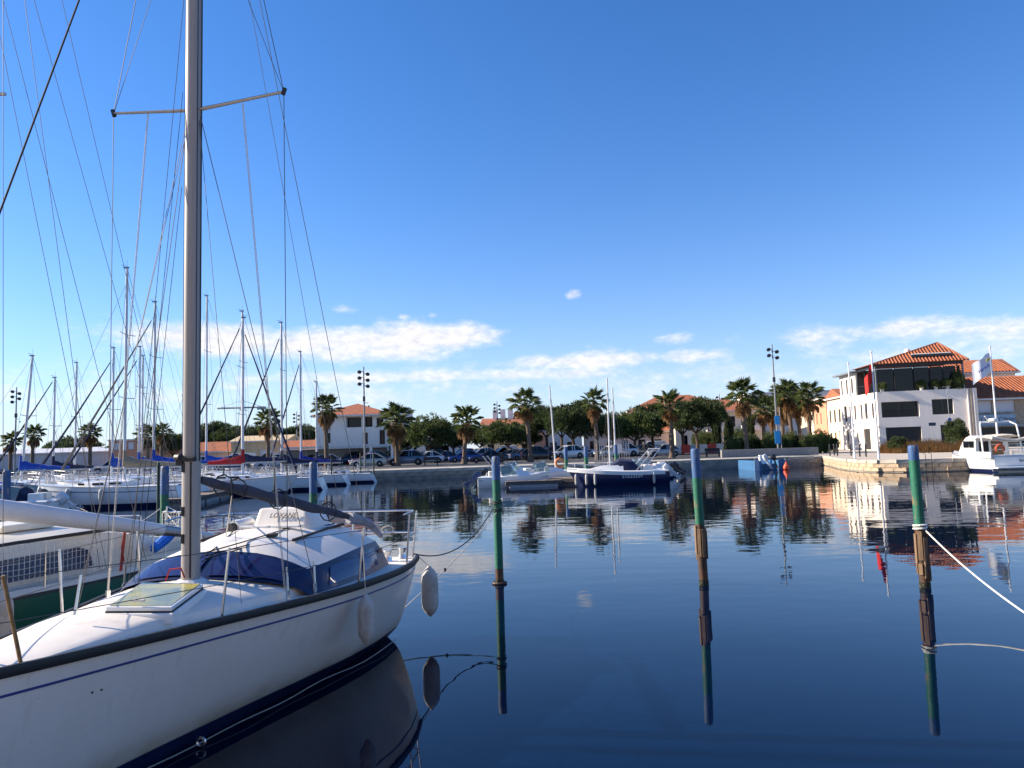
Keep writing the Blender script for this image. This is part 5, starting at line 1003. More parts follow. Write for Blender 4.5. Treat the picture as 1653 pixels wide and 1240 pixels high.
# ---- other houses
def grid_ops(W_, z0, rows, cols, w_=1.1, h=1.4, dz=3.0, m0=.9, kind='window'):
    return [((W_ * (c + .5) / cols) - w_ / 2, (W_ * (c + .5) / cols) + w_ / 2, z0 + m0 + r * dz, z0 + m0 + r * dz + h, kind) for r in range(rows) for c in range(cols)]
box_house('house', 'cream town house with narrow shuttered windows beside the restaurant', (45.3, 101.5), (53, 100), 8, 8.2, CRM, (), [(1.0, 1.8, 1.0, 3.2, 'door'), (3, 3.8, 1.0, 3.2, 'brown'), (5, 6.2, 1, 3.4, 'shutter'), (1, 1.8, 4.6, 6.4), (3.2, 4, 4.6, 6.4), (5.4, 6.2, 4.6, 6.4)], 'gable', 1.2, .3, cat='house', side=(46.3, 109))
box_house('house', 'salmon town house with arched brown door behind the palms', (46.4, 109.5), (53, 108.5), 8, 8.6, SAL, (), [(1, 1.8, 1, 3, 'shutter'), (2.8, 3.7, 1, 3.1, 'brown'), (5, 5.8, 1, 3, 'shutter'), (1.2, 1.9, 4.6, 6.2, 'shutter'), (3.8, 4.6, 4.6, 6.2, 'shutter')], 'gable', 1.0, .2, cat='house', side=(47.6, 117))
box_house('house', 'cream town house with white doors farther up the street', (47.7, 117.5), (54, 116.8), 8, 7.4, CRM, (), grid_ops(10, ZQ, 2, 4, .8, 1.7, 3.2, .3, 'shutter'), 'flat', cat='house', side=(49.6, 128))
box_house('apartment_block', 'white flat roofed apartment block rising behind the palm cluster', (45.5, 142), (66, 140), 12, 11.2, WHT, grid_ops(20, ZQ, 3, 7, 1.3, 1.5, 3.2, 1.0), grid_ops(12, ZQ, 3, 4, 1.2, 1.5, 3.2, 1.0), 'flat')
r_, o_, q_ = box_house('apartment_block', 'cream apartment block with white balconies behind two cypresses', (27.5, 126), (42, 124.5), 10, 7.6, CRM, [(1, 2, 1.8, 3.6), (3, 4, 1.8, 3.6), (5.2, 7.8, 1.2, 3.4, 'window', .9), (8.8, 9.8, 1.8, 3.6), (11, 13.4, 1.2, 3.4, 'window', .9), (1, 2.2, 4.8, 6.6), (3.4, 4.6, 4.8, 6.6), (5.6, 7.8, 4.6, 6.8, 'window', .9), (9, 10, 4.8, 6.6), (11, 13.4, 4.6, 6.8, 'window', .9)], (), 'hip', 2.2, .6)
for u, z in ((5.2, 1.2), (11, 1.2), (5.4, 4.4), (11, 4.4)): mb = MB(); mb.box(q_(u + 1.3, -.5, z + .1), (3.2, 1.1, .9)); mb.build('balcony', WHT, r_)
box_house('apartment_block', 'wide apartment block with red hip roof behind the big umbrella pine', (22, 138), (40, 137), 12, 8.6, WHT, grid_ops(18, ZQ, 2, 6, 1.4, 1.5, 3.4, 1.0), (), 'hip', 3.0, .7)
box_house('house', 'low pink walled house behind the pines near the gate', (12.5, 130), (27, 129), 8, 4.6, PNK, grid_ops(14, ZQ, 1, 5, 1.2, 1.4), (), 'gable', 1.3, .4, cat='house')
box_house('house', 'low pale grey house between pine trunks', (5.5, 131), (12, 130.6), 8, 5.2, WHT, grid_ops(6, ZQ, 1, 2, 1.2, 1.4), (), 'flat', cat='house')
box_house('house', 'small orange red house seen past the leaning dinghy mast', (3.4, 127), (5.0, 126.8), 6, 5.0, SAL, [], (), 'flat', cat='house')
r_, o_, q_ = box_house('house', 'ochre house with brown roof and white chimneys behind small pines', (-6, 142), (7.5, 141), 10, 6.9, YEL, grid_ops(13, ZQ, 2, 4, 1.2, 1.4), (), 'gable', 1.4, .5, cat='house')
for u in (2.2, 3.7, 5.2): MB().box(q_(u, 4.5, 8.9), (1.0, 1.0, 2.2)).build('chimney', WHT, r_)
box_house('house', 'low white house with veranda behind the tall open pine', (-21, 126), (-9, 125.5), 8, 4.4, WHT, [(1, 4.5, 1, 3.2, 'window', 1.0), (6, 10, 1, 3.2, 'window', 1.0)], (), 'flat', cat='house')
r_, o_, q_ = box_house('apartment_block', 'white three storey apartment block with terracotta hip roof and top loggia', (-28.6, 108), (-18.4, 108.5), 11, 8.0, WHT, [(.9, 1.9, 3.9, 5.4), (.4, 1.0, 6.3, 7.4), (2.2, 3.4, 1.2, 2.4), (4.2, 6.4, 6.1, 7.6, 'window', 1.2), (6.8, 8.0, 6.1, 7.6, 'window', 1.2), (6.6, 7.3, 3.6, 5.3), (6.6, 7.3, 1.4, 2.6), (8.6, 9.6, 6.2, 7.4), (9.0, 9.8, 3.2, 5.6), (9.0, 9.8, 1.0, 3.0)], [(3, 4, 4.2, 5.6), (7, 8, 4.2, 5.6)], 'hip', 1.9, .8)
box_house('apartment_block', 'white wing of the terracotta roofed block with stacked dark windows', (-18.3, 110), (-15.5, 110.2), 9, 8.6, WHT, [(.8, 1.6, 2, 4.6), (.8, 1.6, 5.2, 6.0), (.6, 2.0, 6.6, 7.8)], (), 'flat')
MB_ = MB(); MB_.box((0, 0, 1.1), (13.5, .4, 2.2)); cpt = thing('carport', 'long low grey carport with a flat slab roof beside the car park', 'carport', (-24, 101, ZQ)); MB_.build('wall', GRY, cpt); MB().box((.6, -1.5, 2.45), (15.2, 4.2, .22)).build('roof', mat('slab_white', (.6, .6, .58), .8), cpt)
for x in (5.2, 8.0): MB().box((x, -3.4, 1.2), (.35, .35, 2.4)).build('post', WHT, cpt)
box_house('house', 'ochre gabled house behind the red sail cover', (-46.5, 122), (-37.5, 122), 9, 4.9, YEL, [(4.6, 7.0, 1.0, 3.4, 'shutter')], (), 'gable', .9, .3, cat='house', rm=YEL)
box_house('house', 'low house with orange tiled roof left of the white apartment block', (-36.8, 118), (-29.5, 118), 7, 3.3, PNK, grid_ops(7, ZQ, 1, 3, 1.0, 1.2), (), 'gable', 1.4, .4, cat='house')
box_house('house', 'small house with orange roof behind the blue covered mast', (-55, 125), (-48, 125), 7, 3.4, PNK, (), (), 'gable', 1.6, .4, cat='house')
box_house('warehouse', 'long low grey warehouse with pale roof at the far left', (-130, 158), (-70, 158), 16, 4.4, mat('warehouse_grey', (.40, .42, .46), .8), (), (), 'gable', 1.0, .4, rm=mat('warehouse_roof', (.55, .56, .6), .6))
r_, o_, q_ = box_house('house', 'terracotta and white house on the slope behind the sailboat masts', (-82, 150), (-66, 150), 9, 6.2, mat('render_terracotta', (.50, .24, .15), .9), grid_ops(15, ZQ, 2, 5, 1.3, 1.4, 2.8, .8, 'shutter'), (), 'flat', cat='house')
box_house('apartment_block', 'tall cream block at the right behind the shop roof', (82.0, 116), (98, 114), 12, 16.5, CRM, grid_ops(17, ZQ, 4, 5, 1.0, 1.6, 3.4, 1.0), [(2, 3, 12, 13.5), (6, 7, 12, 13.5), (2, 3, 8, 9.5), (9, 10, 12, 13.5)], 'flat', side=(93, 128))
r_, o_, q_ = box_house('house', 'white house with two tiled roof slopes behind the corner restaurant', (64.0, 108), (73, 107), 8, 11.3, WHT, grid_ops(9, ZQ, 3, 3), (), 'gable', 2.2, .5, cat='house')
tile_ridges(r_, Vector((63.6, 107.55, 11.3)), (9, -1, 0), (0, 4.4, 2.2), 9.5, 0, 4.7, o_, rect=True, step=.45, r=.1)
box_house('house', 'cream house with tiled roof at the end of the shop terrace', (80, 96), (92, 94), 8, 9.5, CRM, grid_ops(12, ZQ, 3, 4), (), 'gable', 2, .5, cat='house')
# tower crane far behind
cr = thing('tower_crane', 'thin grey tower crane far behind the left masts', 'crane', (-110, 300, ZQ)); Mcr = mat('crane_steel', (.35, .35, .36), .6)
mb = MB(); mb.tube([(0, 0, 0), (0, 0, 24)], .5, 4); mb.build('tower', Mcr, cr); mb = MB(); mb.tube([(-10, 0, 21), (9, 0, 21)], .35, 4); mb.box((8, 0, 20.6), (3.5, 1, 1.2)); mb.build('jib', Mcr, cr); mb = MB(); mb.tube([(-9, 0, 21.2), (0, 0, 24), (8, 0, 21.2)], .08, 4); mb.build('tie_bar', Mcr, cr)
# ================================================================ flagpoles, lamps, street furniture
def cloth(par, P0, w_, h, m, droop, nm='flag', ph=0.0, tilt=0.0):
    mb = MB(); n, k_ = 12, 8; rows = []
    for i in range(n + 1):
        u = i / n; rows.append([(P0[0] - u * w_, P0[1] + .18 * math.sin(u * 7 + ph) * u, P0[2] - v / k_ * h - droop * u ** 1.2 + .05 * math.sin(u * 9 + v)) for v in range(k_ + 1)])
    mb.loft(rows, closed=False); return mb.build(nm, m, par, smooth=True)
M_pole = mat('flagpole_white', (.72, .72, .72), .4, var=.03)
def flagpole(px, ytop, ybase, label, zb=ZQ):
    b = at(px[1], ybase, z=zb); top = at(px[0], ytop, y=b.y); t = thing('flagpole', label, 'flagpole', b, 0, 'flagpoles on the promenade'); h = top.z - zb
    mb = MB(); mb.tube([(0, 0, 0), (0, 0, h)], [.075, .045], 10); mb.build('pole', M_pole, t, smooth=True); mb = MB(); mb.lathe([(.02, 0), (.09, .04), (.07, .12), (.02, .15)], c=(0, 0, h), n=10); mb.build('finial', M_pole, t)
    mb = MB(); mb.lathe([(.16, 0), (.16, .02), (.09, .05)], n=10); mb.build('base_plate', M_steel, t); return t, h
f1, h1 = flagpole((1363, 1380), 588, 741, 'bare white flagpole on the promenade')
f2, h2 = flagpole((1404, 1419), 570, 743, 'white flagpole carrying a limp red flag')
cloth(f2, (-.06, 0, h2 - .8), .5, 1.25, mat2('red_flag_cloth', (.72, .02, .015), (.75, .36, .03), .62, .66, scale=1.6, rough=.8, streak=(1, 1, 1), bump=0.0), 1.0)
f3, h3 = flagpole((1603, 1613), 562, 735, 'white flagpole flying a white flag with blue lettering')
fl = cloth(f3, (-.06, 0, h3 - .35), 1.3, 1.45, mat('flag_white', (.74, .76, .80), .8, var=.05), .85, ph=1.0)
o = inst('flag_lettering', text_mesh('Hérault', .33, mat('flag_blue', (.03, .06, .32), .8, var=0), .012, .1), fl, (-.68, -.17, h3 - 1.5), (R(90), R(-34), 0))
o = inst('flag_emblem', MB().loft([[(0, -.1, 0), (.35, -.1, .1), (.5, -.1, .35), (.1, -.1, .28)], [(0, -.08, 0), (.35, -.08, .1), (.5, -.08, .35), (.1, -.08, .28)]]).mesh('flag_emblem', mat('flag_yellow', (.65, .50, .05), .8, var=0)), fl, (-.5, -.10, h3 - 1.0), (0, 0, 0), (.7, 1, .7))
M_lamp = mat('lamp_grey', (.22, .23, .24), .5, metal=.4, var=.05)
def floodlight(px, ytop, d, label, heads=4, zb=ZQ, r=.11):
    tp = at(px, ytop, y=d); t = thing('floodlight_mast', label, 'street lamp', (tp.x, d, zb)); h = tp.z - zb
    mb = MB(); mb.tube([(0, 0, 0), (0, 0, h * .6), (0, 0, h)], [r, r * .8, r * .55], 8); mb.build('pole', M_lamp, t, smooth=True)
    for k in range(heads):
        z = h - .5 - .62 * (k // 2) - (.25 if k % 2 else 0); sd_ = 1 if k % 2 else -1
        mb = MB(); mb.bar((0, 0, z), (sd_ * .35, -.05, z + .05), .05, .05); mb.lathe([(.08, -.12), (.2, .0), (.22, .12), (.12, .2)], c=(sd_ * .42, -.08, z), n=10, M=Matrix.Rotation(R(140), 4, 'X')); mb.build('lamp_head', mat('lamp_black', (.03, .03, .035), .4), t)
    mb = MB(); mb.box((0, 0, h * .68), (.22, .22, .5)); mb.bar((0, 0, h * .64), (.45, 0, h * .64), .05, .05); mb.lathe([(.02, 0), (.1, .05), (.1, .14)], c=(.48, 0, h * .6), n=8); mb.build('camera_bracket', MATS['lamp_black'], t)
    return t
floodlight(587, 592, 75.5, 'tall grey floodlight mast standing by the quay left of the palms', 6); floodlight(1246, 556, 76, 'tall grey floodlight mast beside the palm cluster', 4)
floodlight(27, 625, 88, 'floodlight mast rising among moored boats at the far left', 5); floodlight(802, 648, 128, 'floodlight mast behind the car park before the ochre house', 6); floodlight(1161, 636, 118, 'thin floodlight mast before the cream apartment block', 4); floodlight(479, 664, 125, 'short floodlight mast left of the white apartment block', 5)
def bench(px, py, label):
    p = at(px, py, z=ZQ); t = thing('bench', label, 'bench', p, 0, 'benches along the quay'); m_ = mat('bench_dark', (.03, .028, .026), .7)
    MB().box((0, 0, .45), (1.6, .45, .07)).build('seat', m_, t); MB().box((0, .22, .75), (1.6, .06, .35)).build('backrest', m_, t)
    for x in (-.65, .65): MB().box((x, .05, .3), (.08, .42, .6)).build('leg', m_, t)
bench(696, 752, 'dark bench between two palms before the white car'); bench(802, 749, 'dark bench before the dark blue sedan'); bench(1151, 737.5, 'dark bench on the quay left of the blue workboat')
t = thing('planter_wall', 'low grey planter wall at the foot of the floodlight mast', 'planter', (22.6, 74, ZQ)); MB().box((2.8, 0, .38), (9.6, .5, .76)).build('wall', mat('planter_grey', (.26, .25, .24), .9, var=.2), t)
pl = thing('banner_pole', 'bright blue banner on a pole in front of the palms', 'banner', (27.2, 75.5, ZQ)); MB().tube([(0, 0, 0), (0, 0, 4.9)], .05, 6).build('pole', M_lamp, pl)
MB().box((-.36, 0, 1.85), (.55, .05, 1.3)).build('banner', mat('banner_blue', (.02, .28, .62), .7, var=.05), pl); MB().box((-.30, 0, 3.6), (.45, .05, .9)).build('banner', MATS['banner_blue'], pl)
cols = [('white', (.7, .7, .68)), ('red', (.55, .06, .05)), ('pale blue', (.35, .45, .52)), ('white', (.68, .66, .62)), ('red', (.55, .08, .05))]
hd = thing('hoarding', 'row of white and red poster panels along the car park edge', 'hoarding', (21.5, 98, ZQ))
for k in range(9): MB().box((k * 1.15, 0, .75), (1.1, .06, 1.1)).build('panel', mat('poster_' + cols[k % 5][0].replace(' ', '_'), cols[k % 5][1], .7, var=.15, scale=2), hd)
for k in range(10): MB().box((k * 1.15 - .575, .05, .6), (.06, .06, 1.2)).build('post', M_lamp, hd)
for k, (px, d) in enumerate(((1458 - 70, 62), (1374, 66), (1340, 68), (1347, 69), (1352, 67), (1398, 61))):
    p = at(px, 735, y=d); bo_ = thing('bollard', 'slim dark bollard on the promenade before the restaurant', 'bollard', (p.x, d, ZQ), 0, 'bollards on the promenade'); mb = MB(); mb.lathe([(.07, 0), (.07, .95), (.05, 1.05), (.02, 1.08)], n=8); mb.build('shaft', Mdk, bo_)
sp_ = thing('street_sign', 'street name sign on a thin post before the restaurant', 'street sign', (44.6, 79, ZQ)); MB().tube([(0, 0, 0), (0, 0, 3.0)], .035, 6).build('post', M_lamp, sp_); MB().box((0, -.05, 2.75), (.75, .04, .35)).build('plate', mat('sign_dark_blue', (.03, .05, .10), .5), sp_)
sp_ = thing('street_sign', 'round grey sign and blue sign on a tall post', 'street sign', (45.6, 77.5, ZQ)); MB().tube([(0, 0, 0), (0, 0, 6.6)], .035, 6).build('post', M_lamp, sp_); MB().box((0, 0, 6.6), (.8, .1, .06)).build('lamp_arm', M_lamp, sp_); MB().lathe([(.42, 0), (.42, .03)], c=(0, -.06, 2.5), n=18, M=Matrix.Rotation(R(90), 4, 'X')).build('disc', mat('sign_grey', (.12, .12, .12), .5), sp_); MB().lathe([(.2, 0), (.2, .03)], c=(0, -.06, 3.15), n=14, M=Matrix.Rotation(R(90), 4, 'X')).build('disc', mat('sign_blue', (.02, .12, .45), .5), sp_)
# pontoon gate
g = thing('pontoon_gate', 'grey metal pontoon gate with vertical bars and white notice', 'gate', (8.5, 64.6, ZQ), R(4)); Mg = mat('gate_galvanised', (.36, .37, .38), .5, metal=.3)
for k in range(15): MB().box((-1.5 + k * .215, 0, 1.0), (.04, .04, 2.0 + .3 * math.sin(k * .45))).build('bar', Mg, g)
for z in (.15, 1.1, 1.9): MB().box((0, -.03, z), (3.1, .05, .06)).build('rail', Mg, g)
MB().box((.5, -.08, 1.25), (.85, .03, .75)).build('notice', WHT, g)
# quay ladder
t = thing('quay_ladder', 'dark metal ladder hanging on the quay wall behind the faded pile', 'ladder', (27.6, 49.6, 0))
mb = MB(); mb.tube([(-.2, 0, -.2), (-.2, 0, 1.2), (-.2, .4, 1.3)], .02, 5); mb.build('rail', Mdk, t); mb = MB(); mb.tube([(.2, 0, -.2), (.2, 0, 1.2), (.2, .4, 1.3)], .02, 5); mb.build('rail', Mdk, t)
for k in range(4): mb = MB(); mb.tube([(-.2, 0, .0 + k * .27), (.2, 0, .0 + k * .27)], .015, 5); mb.build('rung', Mdk, t)
# person on the quay
def person(p, rz, label):
    me = bpy.data.meshes.new('person'); J = [(0, 0, .92), (0, .04, 1.15), (0, .10, 1.40), (0, .16, 1.52), (0, .21, 1.66), (0, .2, 1.76), (-.10, 0, .88), (-.11, .03, .48), (-.12, -.03, .06), (-.12, .12, .03), (.10, 0, .88), (.12, -.02, .48), (.13, -.1, .06), (.13, .06, .03), (-.19, .10, 1.40), (-.27, .16, 1.14), (-.2, .36, 1.05), (.19, .10, 1.40), (.27, .18, 1.15), (.18, .38, 1.08)]
    Ed = [(0, 1), (1, 2), (2, 3), (3, 4), (4, 5), (0, 6), (6, 7), (7, 8), (8, 9), (0, 10), (10, 11), (11, 12), (12, 13), (2, 14), (14, 15), (15, 16), (2, 17), (17, 18), (18, 19)]
    rad = [.15, .14, .15, .06, .10, .075, .09, .065, .045, .04, .09, .065, .045, .04, .065, .05, .035, .065, .05, .035]
    me.from_pydata(J, Ed, []); o = bpy.data.objects.new('person', me); col.objects.link(o); o.location = p; o.rotation_euler = (0, 0, rz)
    m = o.modifiers.new('skin', 'SKIN'); 
    for i, v in enumerate(me.skin_vertices[0].data): v.radius = (rad[i], rad[i] * (.75 if i < 3 else 1)); v.use_root = i == 0
    sb = o.modifiers.new('sub', 'SUBSURF'); sb.levels = 1; sb.render_levels = 1; me.materials.append(mat('dark_clothes', (.018, .02, .028), .85))
    tag(o, label, 'person'); mb = MB(); mb.lathe([(.02, 1.79), (.07, 1.765), (.088, 1.70), (.085, 1.63), (.06, 1.57), (.03, 1.55)], c=(0, .21, 0), n=12); mb.build('head', mat('skin', (.45, .27, .19), .6), o, smooth=True); mb = MB(); mb.lathe([(.02, 1.81), (.075, 1.785), (.094, 1.72), (.09, 1.69)], c=(0, .195, 0), n=12); mb.build('hair', mat('grey_hair', (.22, .19, .16), .8), o, smooth=True)
person(at(1043, 740, z=ZQ), R(80), 'person in dark clothes stooping at the quay edge above the moored boats')
# ================================================================ cars
CARS = {'hatch': (4.0, 1.72, 1.48, .34, (.30, .10, .70, .93)), 'suv': (4.45, 1.82, 1.68, .40, (.28, .12, .76, .97)), 'sedan': (4.5, 1.76, 1.44, .32, (.32, .14, .62, .82)), 'van': (4.9, 1.9, 1.95, .36, (.20, .07, .90, .985))}
Mtyre = mat('tyre', (.015, .015, .016), .8, var=.1); Mrim = mat('wheel_rim', (.42, .43, .45), .35, metal=.7, var=.05); Mhl = mat('headlight', (.7, .72, .75), .15, var=0); Mtl = mat('taillight', (.40, .01, .01), .25, var=0)
CM_ = {}
def car_meshes(kind, cname, c):
    if (kind, cname) in CM_: return CM_[(kind, cname)]
    L, W_, H_, r, (hood, wsf, roofb, rearb) = CARS[kind]; paint = mat('car_paint_' + cname, c, .28, metal=.25, var=.04, coat=.8)
    belt = H_ * .60; x0 = -L / 2
    def sec(x, hw, zb, zt, fl=.92): return [(x, -hw * fl, zb), (x, -hw, zb + .18), (x, -hw, zt - .12), (x, -hw * .9, zt), (x, hw * .9, zt), (x, hw, zt - .12), (x, hw, zb + .18), (x, hw * fl, zb)]
    hw = W_ / 2; hz_ = belt * (.88 if kind != 'van' else 1.0)
    st = [(x0, hw * .80, .36, belt * .62), (x0 + .08, hw * .90, .26, belt * .72), (x0 + .35, hw * .98, .22, hz_ * .92), (x0 + hood * L, hw, .20, belt * .985), (x0 + .5 * L, hw, .20, belt), (x0 + .8 * L, hw, .20, belt * 1.02), (x0 + .95 * L, hw * .97, .24, belt * 1.02), (x0 + .99 * L, hw * .9, .30, belt * .95), (x0 + L, hw * .82, .38, belt * .85)]
    body = MB(); body.loft([sec(*s) for s in st])
    gh = [(x0 + hood * L - .05, hw * .86, belt * .97), (x0 + (hood + .18) * L, hw * .74, H_ - .04), (x0 + (hood + .28) * L, hw * .74, H_), (x0 + roofb * L, hw * .73, H_ - .02), (x0 + min(rearb + .03, .995) * L, hw * .82, belt * 1.01)]
    glass = MB(); glass.loft([[(x, -w_, belt * .96), (x, -w_ * (1 if z < belt * 1.1 else 1), z), (x, w_, z), (x, w_, belt * .96)] if z < belt * 1.05 else [(x, -hw * .9, belt * .97), (x, -w_, z - .03), (x, w_, z - .03), (x, hw * .9, belt * .97)] for x, w_, z in gh])
    roof = MB(); g1, g2, g3 = gh[1], gh[2], gh[3]
    roof.loft([[(x, -w_ * 1.02, z - .035), (x, -w_ * .9, z + .02), (x, w_ * .9, z + .02), (x, w_ * 1.02, z - .035)] for x, w_, z in (g1, g2, ((g2[0] + g3[0]) / 2, g2[1], H_ + .01), g3)])
    for sd_ in (1, -1):
        for (a, b) in ((gh[0], gh[1]), (gh[4], gh[3])): roof.bar((a[0], sd_ * hw * .89, belt * .97), (b[0], sd_ * b[1], b[2] - .01), .07, .06)
        for f in (.42, .66): xx = gh[1][0] + (gh[3][0] - gh[1][0]) * f; roof.bar((xx, sd_ * hw * .905, belt * .97), (xx, sd_ * hw * .745, H_ - .03), .08, .05)
        if kind == 'van': roof.box((x0 + .72 * L, sd_ * hw * .83, (belt + H_) / 2 - .02), (.42 * L, .06, (H_ - belt) * .98))
    ty = MB(); ty.lathe([(r * .6, -.1), (r * .95, -.1), (r, -.06), (r, .06), (r * .95, .1), (r * .6, .1)], n=18, M=Matrix.Rotation(R(90), 4, 'X'))
    rm = MB(); rm.lathe([(.03, -.105), (r * .62, -.09), (r * .62, .09), (.03, .105)], n=12, M=Matrix.Rotation(R(90), 4, 'X'))
    hl = MB(); hl.box((0, 0, 0), (.12, .34, .14)); tl = MB(); tl.box((0, 0, 0), (.08, .16, .30 if kind != 'sedan' else .16))
    CM_[(kind, cname)] = (body.mesh('body', paint, True), glass.mesh('windows', M_glass, True), roof.mesh('roof', paint, True), ty.mesh('tyre', Mtyre, True), rm.mesh('rim', Mrim, True), hl.mesh('headlight', Mhl), tl.mesh('taillight', Mtl))
    return CM_[(kind, cname)]
CC = {'white': (.66, .66, .65), 'silver': (.38, .39, .40), 'grey': (.13, .14, .16), 'black': (.012, .012, .014), 'navy': (.012, .022, .07), 'blue': (.02, .06, .24), 'red': (.28, .02, .02), 'beige': (.42, .40, .34), 'slate blue': (.10, .14, .20)}
KN = {'hatch': 'hatchback', 'suv': 'suv', 'sedan': 'sedan', 'van': 'van'}
def car(kind, cname, x, y, rz, label):
    if label in used_l: label = label + ', beside a ' + prev_c[0]
    if label in used_l: label = label.replace('parked', 'standing')
    used_l[label] = 1; prev_c[0] = cname + ' ' + KN[kind]
    L, W_, H_, r, f = CARS[kind]; ms = car_meshes(kind, cname, CC[cname]); t = thing('parked_car', label, 'van' if kind == 'van' else 'car', (x, y, ZQ + .01), R(rz), 'cars parked behind the quay')
    inst('body', ms[0], t); inst('windows', ms[1], t); inst('roof', ms[2], t)
    for sx in (-.31, .31):
        for sy in (1, -1): wl_ = inst('wheel', ms[3], t, (sx * L, sy * (W_ / 2 - .09), r)); inst('rim', ms[4], wl_)
    for sy in (1, -1): inst('headlight', ms[5], t, (-L / 2 + .09, sy * W_ * .34, H_ * .42)); inst('taillight', ms[6], t, (L / 2 - .05, sy * W_ * .40, H_ * .50))
placed = []; used_l = {}; prev_c = ['grey sedan']
def carpx(kind, cname, px, py, rz, label):
    p = at(px, py, z=ZQ); placed.append((p.x, p.y)); car(kind, cname, p.x, p.y, rz, label)
carpx('hatch', 'beige', 596, 754, 2, 'beige hatchback parked just behind the tall floodlight mast'); carpx('suv', 'slate blue', 656, 751.5, 2, 'slate blue suv parked behind the palm left of the bench')
carpx('hatch', 'white', 690, 748, 20, 'white hatchback parked behind the first bench'); carpx('sedan', 'navy', 716, 746.5, 28, 'navy sedan parked right of the white hatchback'); carpx('hatch', 'blue', 750, 746.5, 8, 'blue hatchback parked behind the second quay palm')
carpx('sedan', 'navy', 789, 747, 2, 'navy sedan parked behind the second bench'); carpx('suv', 'black', 871, 743.5, 185, 'black suv parked right behind the third quay palm'); carpx('suv', 'blue', 619, 748, 24, 'blue suv parked behind the beige hatchback')
carpx('van', 'white', 815, 738, 4, 'long white van parked in the middle of the car park'); carpx('sedan', 'grey', 822, 743, 20, 'grey sedan parked right of the second bench')
carpx('hatch', 'silver', 1071, 737.5, 4, 'silver hatchback parked left of the palm by the dark bench'); carpx('van', 'white', 1052, 732, 4, 'white van parked behind the silver hatchback'); carpx('suv', 'white', 1003, 737.5, 10, 'white suv parked behind the gate'); carpx('hatch', 'white', 1015, 732, 25, 'white hatchback parked in the row behind the white suv')
carpx('van', 'silver', 1194, 733, 65, 'silver people carrier parked behind the tallest quay palm'); carpx('suv', 'black', 1226, 732.5, 178, 'black suv parked between the tallest palm and the floodlight'); 
for k, (px, c) in enumerate(((1150, 'black'), (1160, 'navy'), (1169, 'white'), (1178, 'silver'))): carpx('hatch', c, px, 729 - .4 * k, 62, '%s hatchback parked end on before the hoarding' % c)
cn = list(CC); rnd = random.Random(5); seen = {}
for d, a0, a1 in ((88, -34, -16), (93, -40, 9), (100, -44, 10), (107.5, -46, 11), (93, 12, 17), (101, 12, 19), (86, -52, -36), (92, -66, -44)):
    x = a0
    while x < a1:
        if all((x - q[0]) ** 2 + ((d - q[1]) * 1.3) ** 2 > 9.5 for q in placed):
            kd = rnd.choices(['hatch', 'suv', 'sedan', 'van'], [5, 4, 3, .6])[0]; c = rnd.choices(cn, [5, 4, 4, 3, 4, 3, 1.5, 1, 2])[0]; placed.append((x, d))
            row = {88: 'front', 93: 'second', 100: 'third', 107.5: 'back', 101: 'third', 86: 'left front', 92: 'left second'}[d]; side = 'right of the gate' if x > 11.5 else 'beyond the left marina' if d in (86, 92) else 'of the car park'
            car(kd, c, x + rnd.uniform(-.2, .2), d + rnd.uniform(-.4, .4), rnd.choice([28, 28, 30, 207]) + rnd.uniform(-4, 4), '%s %s parked in the %s row %s' % (c, KN[kd], row, side))
        x += 2.75
# ================================================================ trees
rt = random.Random(3)
M_frond = mat('palm_green', (.12, .15, .045), .5, var=.35, scale=1.5); M_frond2 = mat('palm_green_dark', (.085, .115, .036), .5, var=.35, scale=1.5); M_dead = mat('palm_dead', (.26, .15, .065), .9, var=.35, scale=3); M_trunk = mat2('palm_trunk', (.17, .12, .085), (.09, .06, .045), .45, .6, scale=9, rough=.95, streak=(1, 1, 4), bump=.04)
def frond_mesh(seed, m, stiff):
    rr = random.Random(seed); mb = MB(); pl = .95
    mb.tube([(0, 0, 0), (pl * .5, 0, .05), (pl, 0, 0)], [.035, .028, .02], 4)
    n = 13
    for k in range(n):
        a = R(-100 + 200 * k / (n - 1)); l = (.92 - .30 * abs(math.sin(a / 2)) ** 2) * rr.uniform(.85, 1.12); dx, dy = math.cos(a), math.sin(a) * .8; w_ = .07
        b = Vector((pl - .05, 0, 0)); m1 = b + Vector((dx * l * .5, dy * l * .5, .06 - .05 * abs(dy))); tip = b + Vector((dx * l, dy * l, -.06 - (1 - stiff) * .45 * rr.uniform(.5, 1.4))); s_ = Vector((-dy, dx, 0)) * w_
        mb.add([b, m1 - s_, tip, m1 + s_ + Vector((0, 0, .05))], [(0, 1, 2), (0, 2, 3)])
    return mb.mesh('frond', m)
leafy(M_frond); leafy(M_frond2); leafy(M_dead, .3)
FR = [frond_mesh(k, M_frond if k % 2 else M_frond2, .9 - .25 * (k % 3)) for k in range(6)]; FD = [frond_mesh(40 + k, M_dead, .1) for k in range(3)]
def skirt_mesh(seed):
    rr = random.Random(seed); mb = MB()
    for k in range(150):
        a = rr.uniform(0, 6.283); z = -rr.uniform(0, 1.7); r = .26 + .30 * (1 + z / 2.0) * rr.uniform(.5, 1.1); l = rr.uniform(.4, .8); p = Vector((r * math.cos(a), r * math.sin(a), z)); s_ = Vector((-math.sin(a), math.cos(a), 0)) * .06
        mb.add([p - s_, p + s_, p + Vector((.05 * math.cos(a), .05 * math.sin(a), -l))], [(0, 1, 2)])
    return mb.mesh('dead_skirt', M_dead)
SK = [skirt_mesh(k) for k in range(3)]
